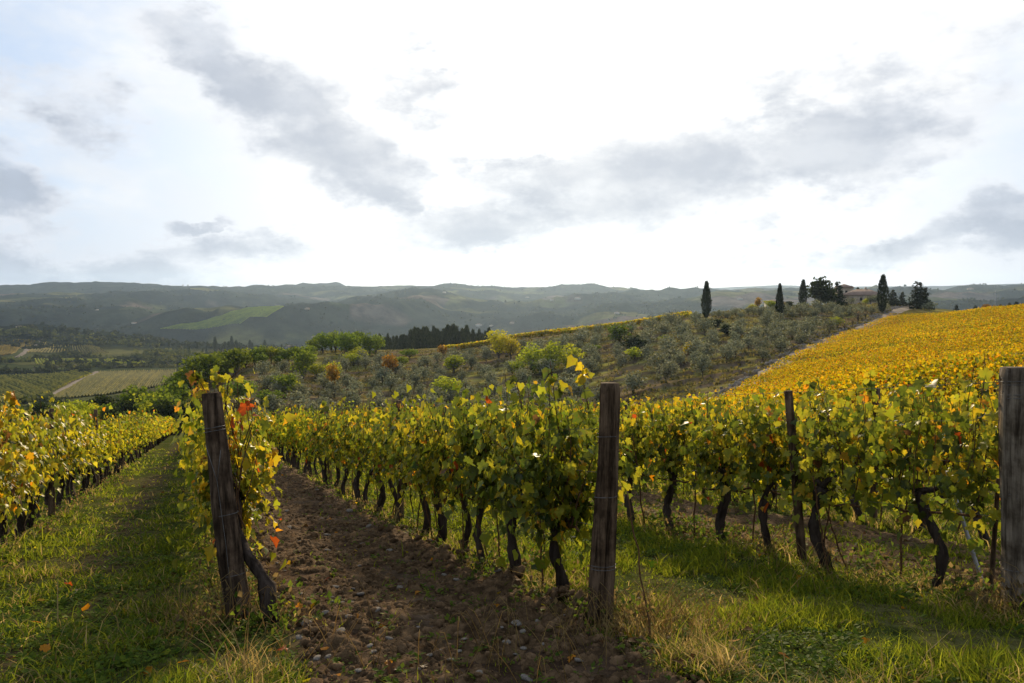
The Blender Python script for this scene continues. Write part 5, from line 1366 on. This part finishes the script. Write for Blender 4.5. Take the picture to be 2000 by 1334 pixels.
parcel('valley_vineyard', ((-130, 742), (150, 724)), ((-40, 810), (182, 731)), 46, VC, 'striped brownish vineyard parcel at the left edge of the valley', 1, 1.3)
parcel('valley_vineyard', ((195, 727), (345, 723)), ((90, 782), (330, 752)), 40, ((.10, .11, .012), (.22, .20, .02)), 'greenish vineyard parcel right of the pale farm road', 2, 1.5)
parcel('valley_vineyard', ((85, 668), (190, 678)), ((50, 689), (215, 689)), 26, ((.09, .09, .02), (.22, .19, .04)), 'pale striped vineyard below the valley cypresses', 3, 2.0)
parcel('valley_vineyard', ((-60, 662), (70, 664)), ((-80, 694), (22, 693)), 40, ((.16, .125, .014), (.30, .21, .02)), 'yellow vineyard parcel at the far left', 4, 2.4)
parcel('valley_vineyard', ((66, 702), (240, 703)), ((70, 712), (300, 712)), 30, ((.20, .20, .018), (.34, .32, .03)), 'narrow yellow green vineyard with a single tree', 5, 2.6)
parcel('spur_vineyard', ((480, 605), (555, 603)), ((400, 634), (520, 622)), 30, ((.19, .23, .026), (.32, .36, .05)), 'bright green field on the spur across the valley', 6, 4.0, 1.5, rmin=1000)
parcel('spur_vineyard', ((420, 620), (500, 612)), ((310, 645), (470, 634)), 26, ((.15, .19, .026), (.25, .28, .045)), 'pale green strip on the lower spur across the valley', 7, 4.0, 1.5, rmin=1000)

def road(pts, w, rmin=400): ribbon('farm_road', [hit(*p, rmin)[:2] for p in pts], w, M_TRACK, .9, 6.0)
road([(60, 792), (90, 778), (130, 758), (165, 740), (188, 727)], 7)
road([(30, 700), (45, 692), (60, 680), (78, 668), (86, 664)], 8)

def tree_mass(name, label, P, size, cols, seed, cat='wood', kind='stuff', n=7):
    g = np.random.default_rng(seed); k = len(P)
    n = 9; S = size*g.uniform(.55, 1.3, k); d = rand_unit(g, k*n); d[:, 2] = np.abs(d[:, 2])*1.1
    pos = np.repeat(P, n, 0)+d*np.repeat(S, n)[:, None]*g.uniform(.45, .85, (k*n, 1))
    T, Fc = LT[2]
    V, Q, C = instance(T, Fc, pos, basis(rand_unit(g, k*n), d+g.normal(size=(k*n, 3))*.4), np.repeat(S, n)*g.uniform(.8, 1.5, k*n), np.repeat(lerp3(cols[0], cols[1], g.random(k)), n, 0)*g.uniform(.7, 1.3, (k*n, 1)))
    return link(name, new_mesh(name, V, Q, C, M_TREE), kind=kind, label=label, cat=cat)
FC = ((.030, .042, .013), (.105, .108, .032))
def hedge(pts, k, size, label, seed, cols=FC, rmin=400, spread=1.0):
    g = np.random.default_rng(seed); W = np.array([hit(*p, rmin)[:2] for p in pts]); q = np.sort(g.random(k))*(len(W)-1)
    x = np.interp(q, np.arange(len(W)), W[:, 0])+g.normal(size=k)*size*spread; y = np.interp(q, np.arange(len(W)), W[:, 1])+g.normal(size=k)*size*spread*2
    tree_mass('hedge', label, np.column_stack([x, y, H(x, y)]), size, cols, seed, 'hedge', None)
hedge([(60, 700), (150, 697), (260, 700), (330, 708), (370, 712)], 150, 3.4, 'dark hedge above the narrow yellow green vineyard', 31)
hedge([(100, 716), (200, 718), (300, 718), (400, 717)], 150, 3.0, 'dark hedge below the narrow yellow green vineyard', 32)
hedge([(-40, 710), (20, 708), (55, 706)], 80, 4.0, 'dark thicket at the left edge of the valley', 33, rmin=500)
hedge([(-60, 655), (20, 652), (60, 650), (100, 658)], 120, 5.0, 'dark wood below the pale yellow farmhouse', 34, rmin=800)
hedge([(70, 790), (88, 782), (100, 790), (75, 805)], 40, 3.0, 'dark bushes beside the pale farm road', 35)
hedge([(110, 664), (180, 670), (250, 672), (330, 690), (390, 705)], 150, 4.5, 'long irregular wood across the left valley floor', 36, rmin=700, spread=2)
hedge([(285, 692), (330, 690), (375, 700), (420, 705)], 140, 4.5, 'wood in the valley left of the shoulder', 37, rmin=600, spread=2)

def far_woods():
    g = np.random.default_rng(71); k = 34000
    r = 900*np.exp(g.random(k)*math.log(5200/900)); a = np.radians(g.uniform(-37, 37, k)); x, y = r*np.sin(a), r*np.cos(a)
    n = fbm(x/420, y/330, 4, 101); hgt = H(x, y); line = np.abs(fbm(x/260, y/200, 3, 150)) < .035
    cellx, celly = np.floor(x/230+.9*fbm(x/500, y/500, 2, 7)), np.floor(y/190+.9*fbm(x/400, y/500, 2, 8)); rnd = hash2(cellx, celly, 5)
    m = (n+.30*sstep(-40, 40, hgt)-.16*sstep(2600, 1200, r)+(rnd-.5)*.5 > .04) | line
    m &= (g.random(k) < .55)
    P = np.column_stack([x, y, hgt])[m]; rr = r[m]
    tree_mass('far_woods', 'dark woods and hedgerows scattered over the far slopes', P, 4.6, ((.014, .020, .010), (.038, .044, .018)), 72)
far_woods()

# ------------------------------------------------------------------ the air
def haze():
    V, Q = box_np(-9000, 9000, -60, 10700, -190, 190)
    m, nt, out = mat_new('haze'); pv = N(nt, 'ShaderNodeVolumePrincipled')
    pv.inputs['Color'].default_value = (.55, .74, 1.0, 1); pv.inputs['Density'].default_value = HAZE; pv.inputs['Anisotropy'].default_value = .6
    nt.links.new(pv.outputs[0], out.inputs['Volume'])
    try: m.cycles.homogeneous_volume = True
    except Exception: pass
    link('haze', new_mesh('haze', V, Q, None, m), kind='stuff', label='thin pale air over the valley and hills', cat='haze')
HAZE = 4.4e-5
haze()
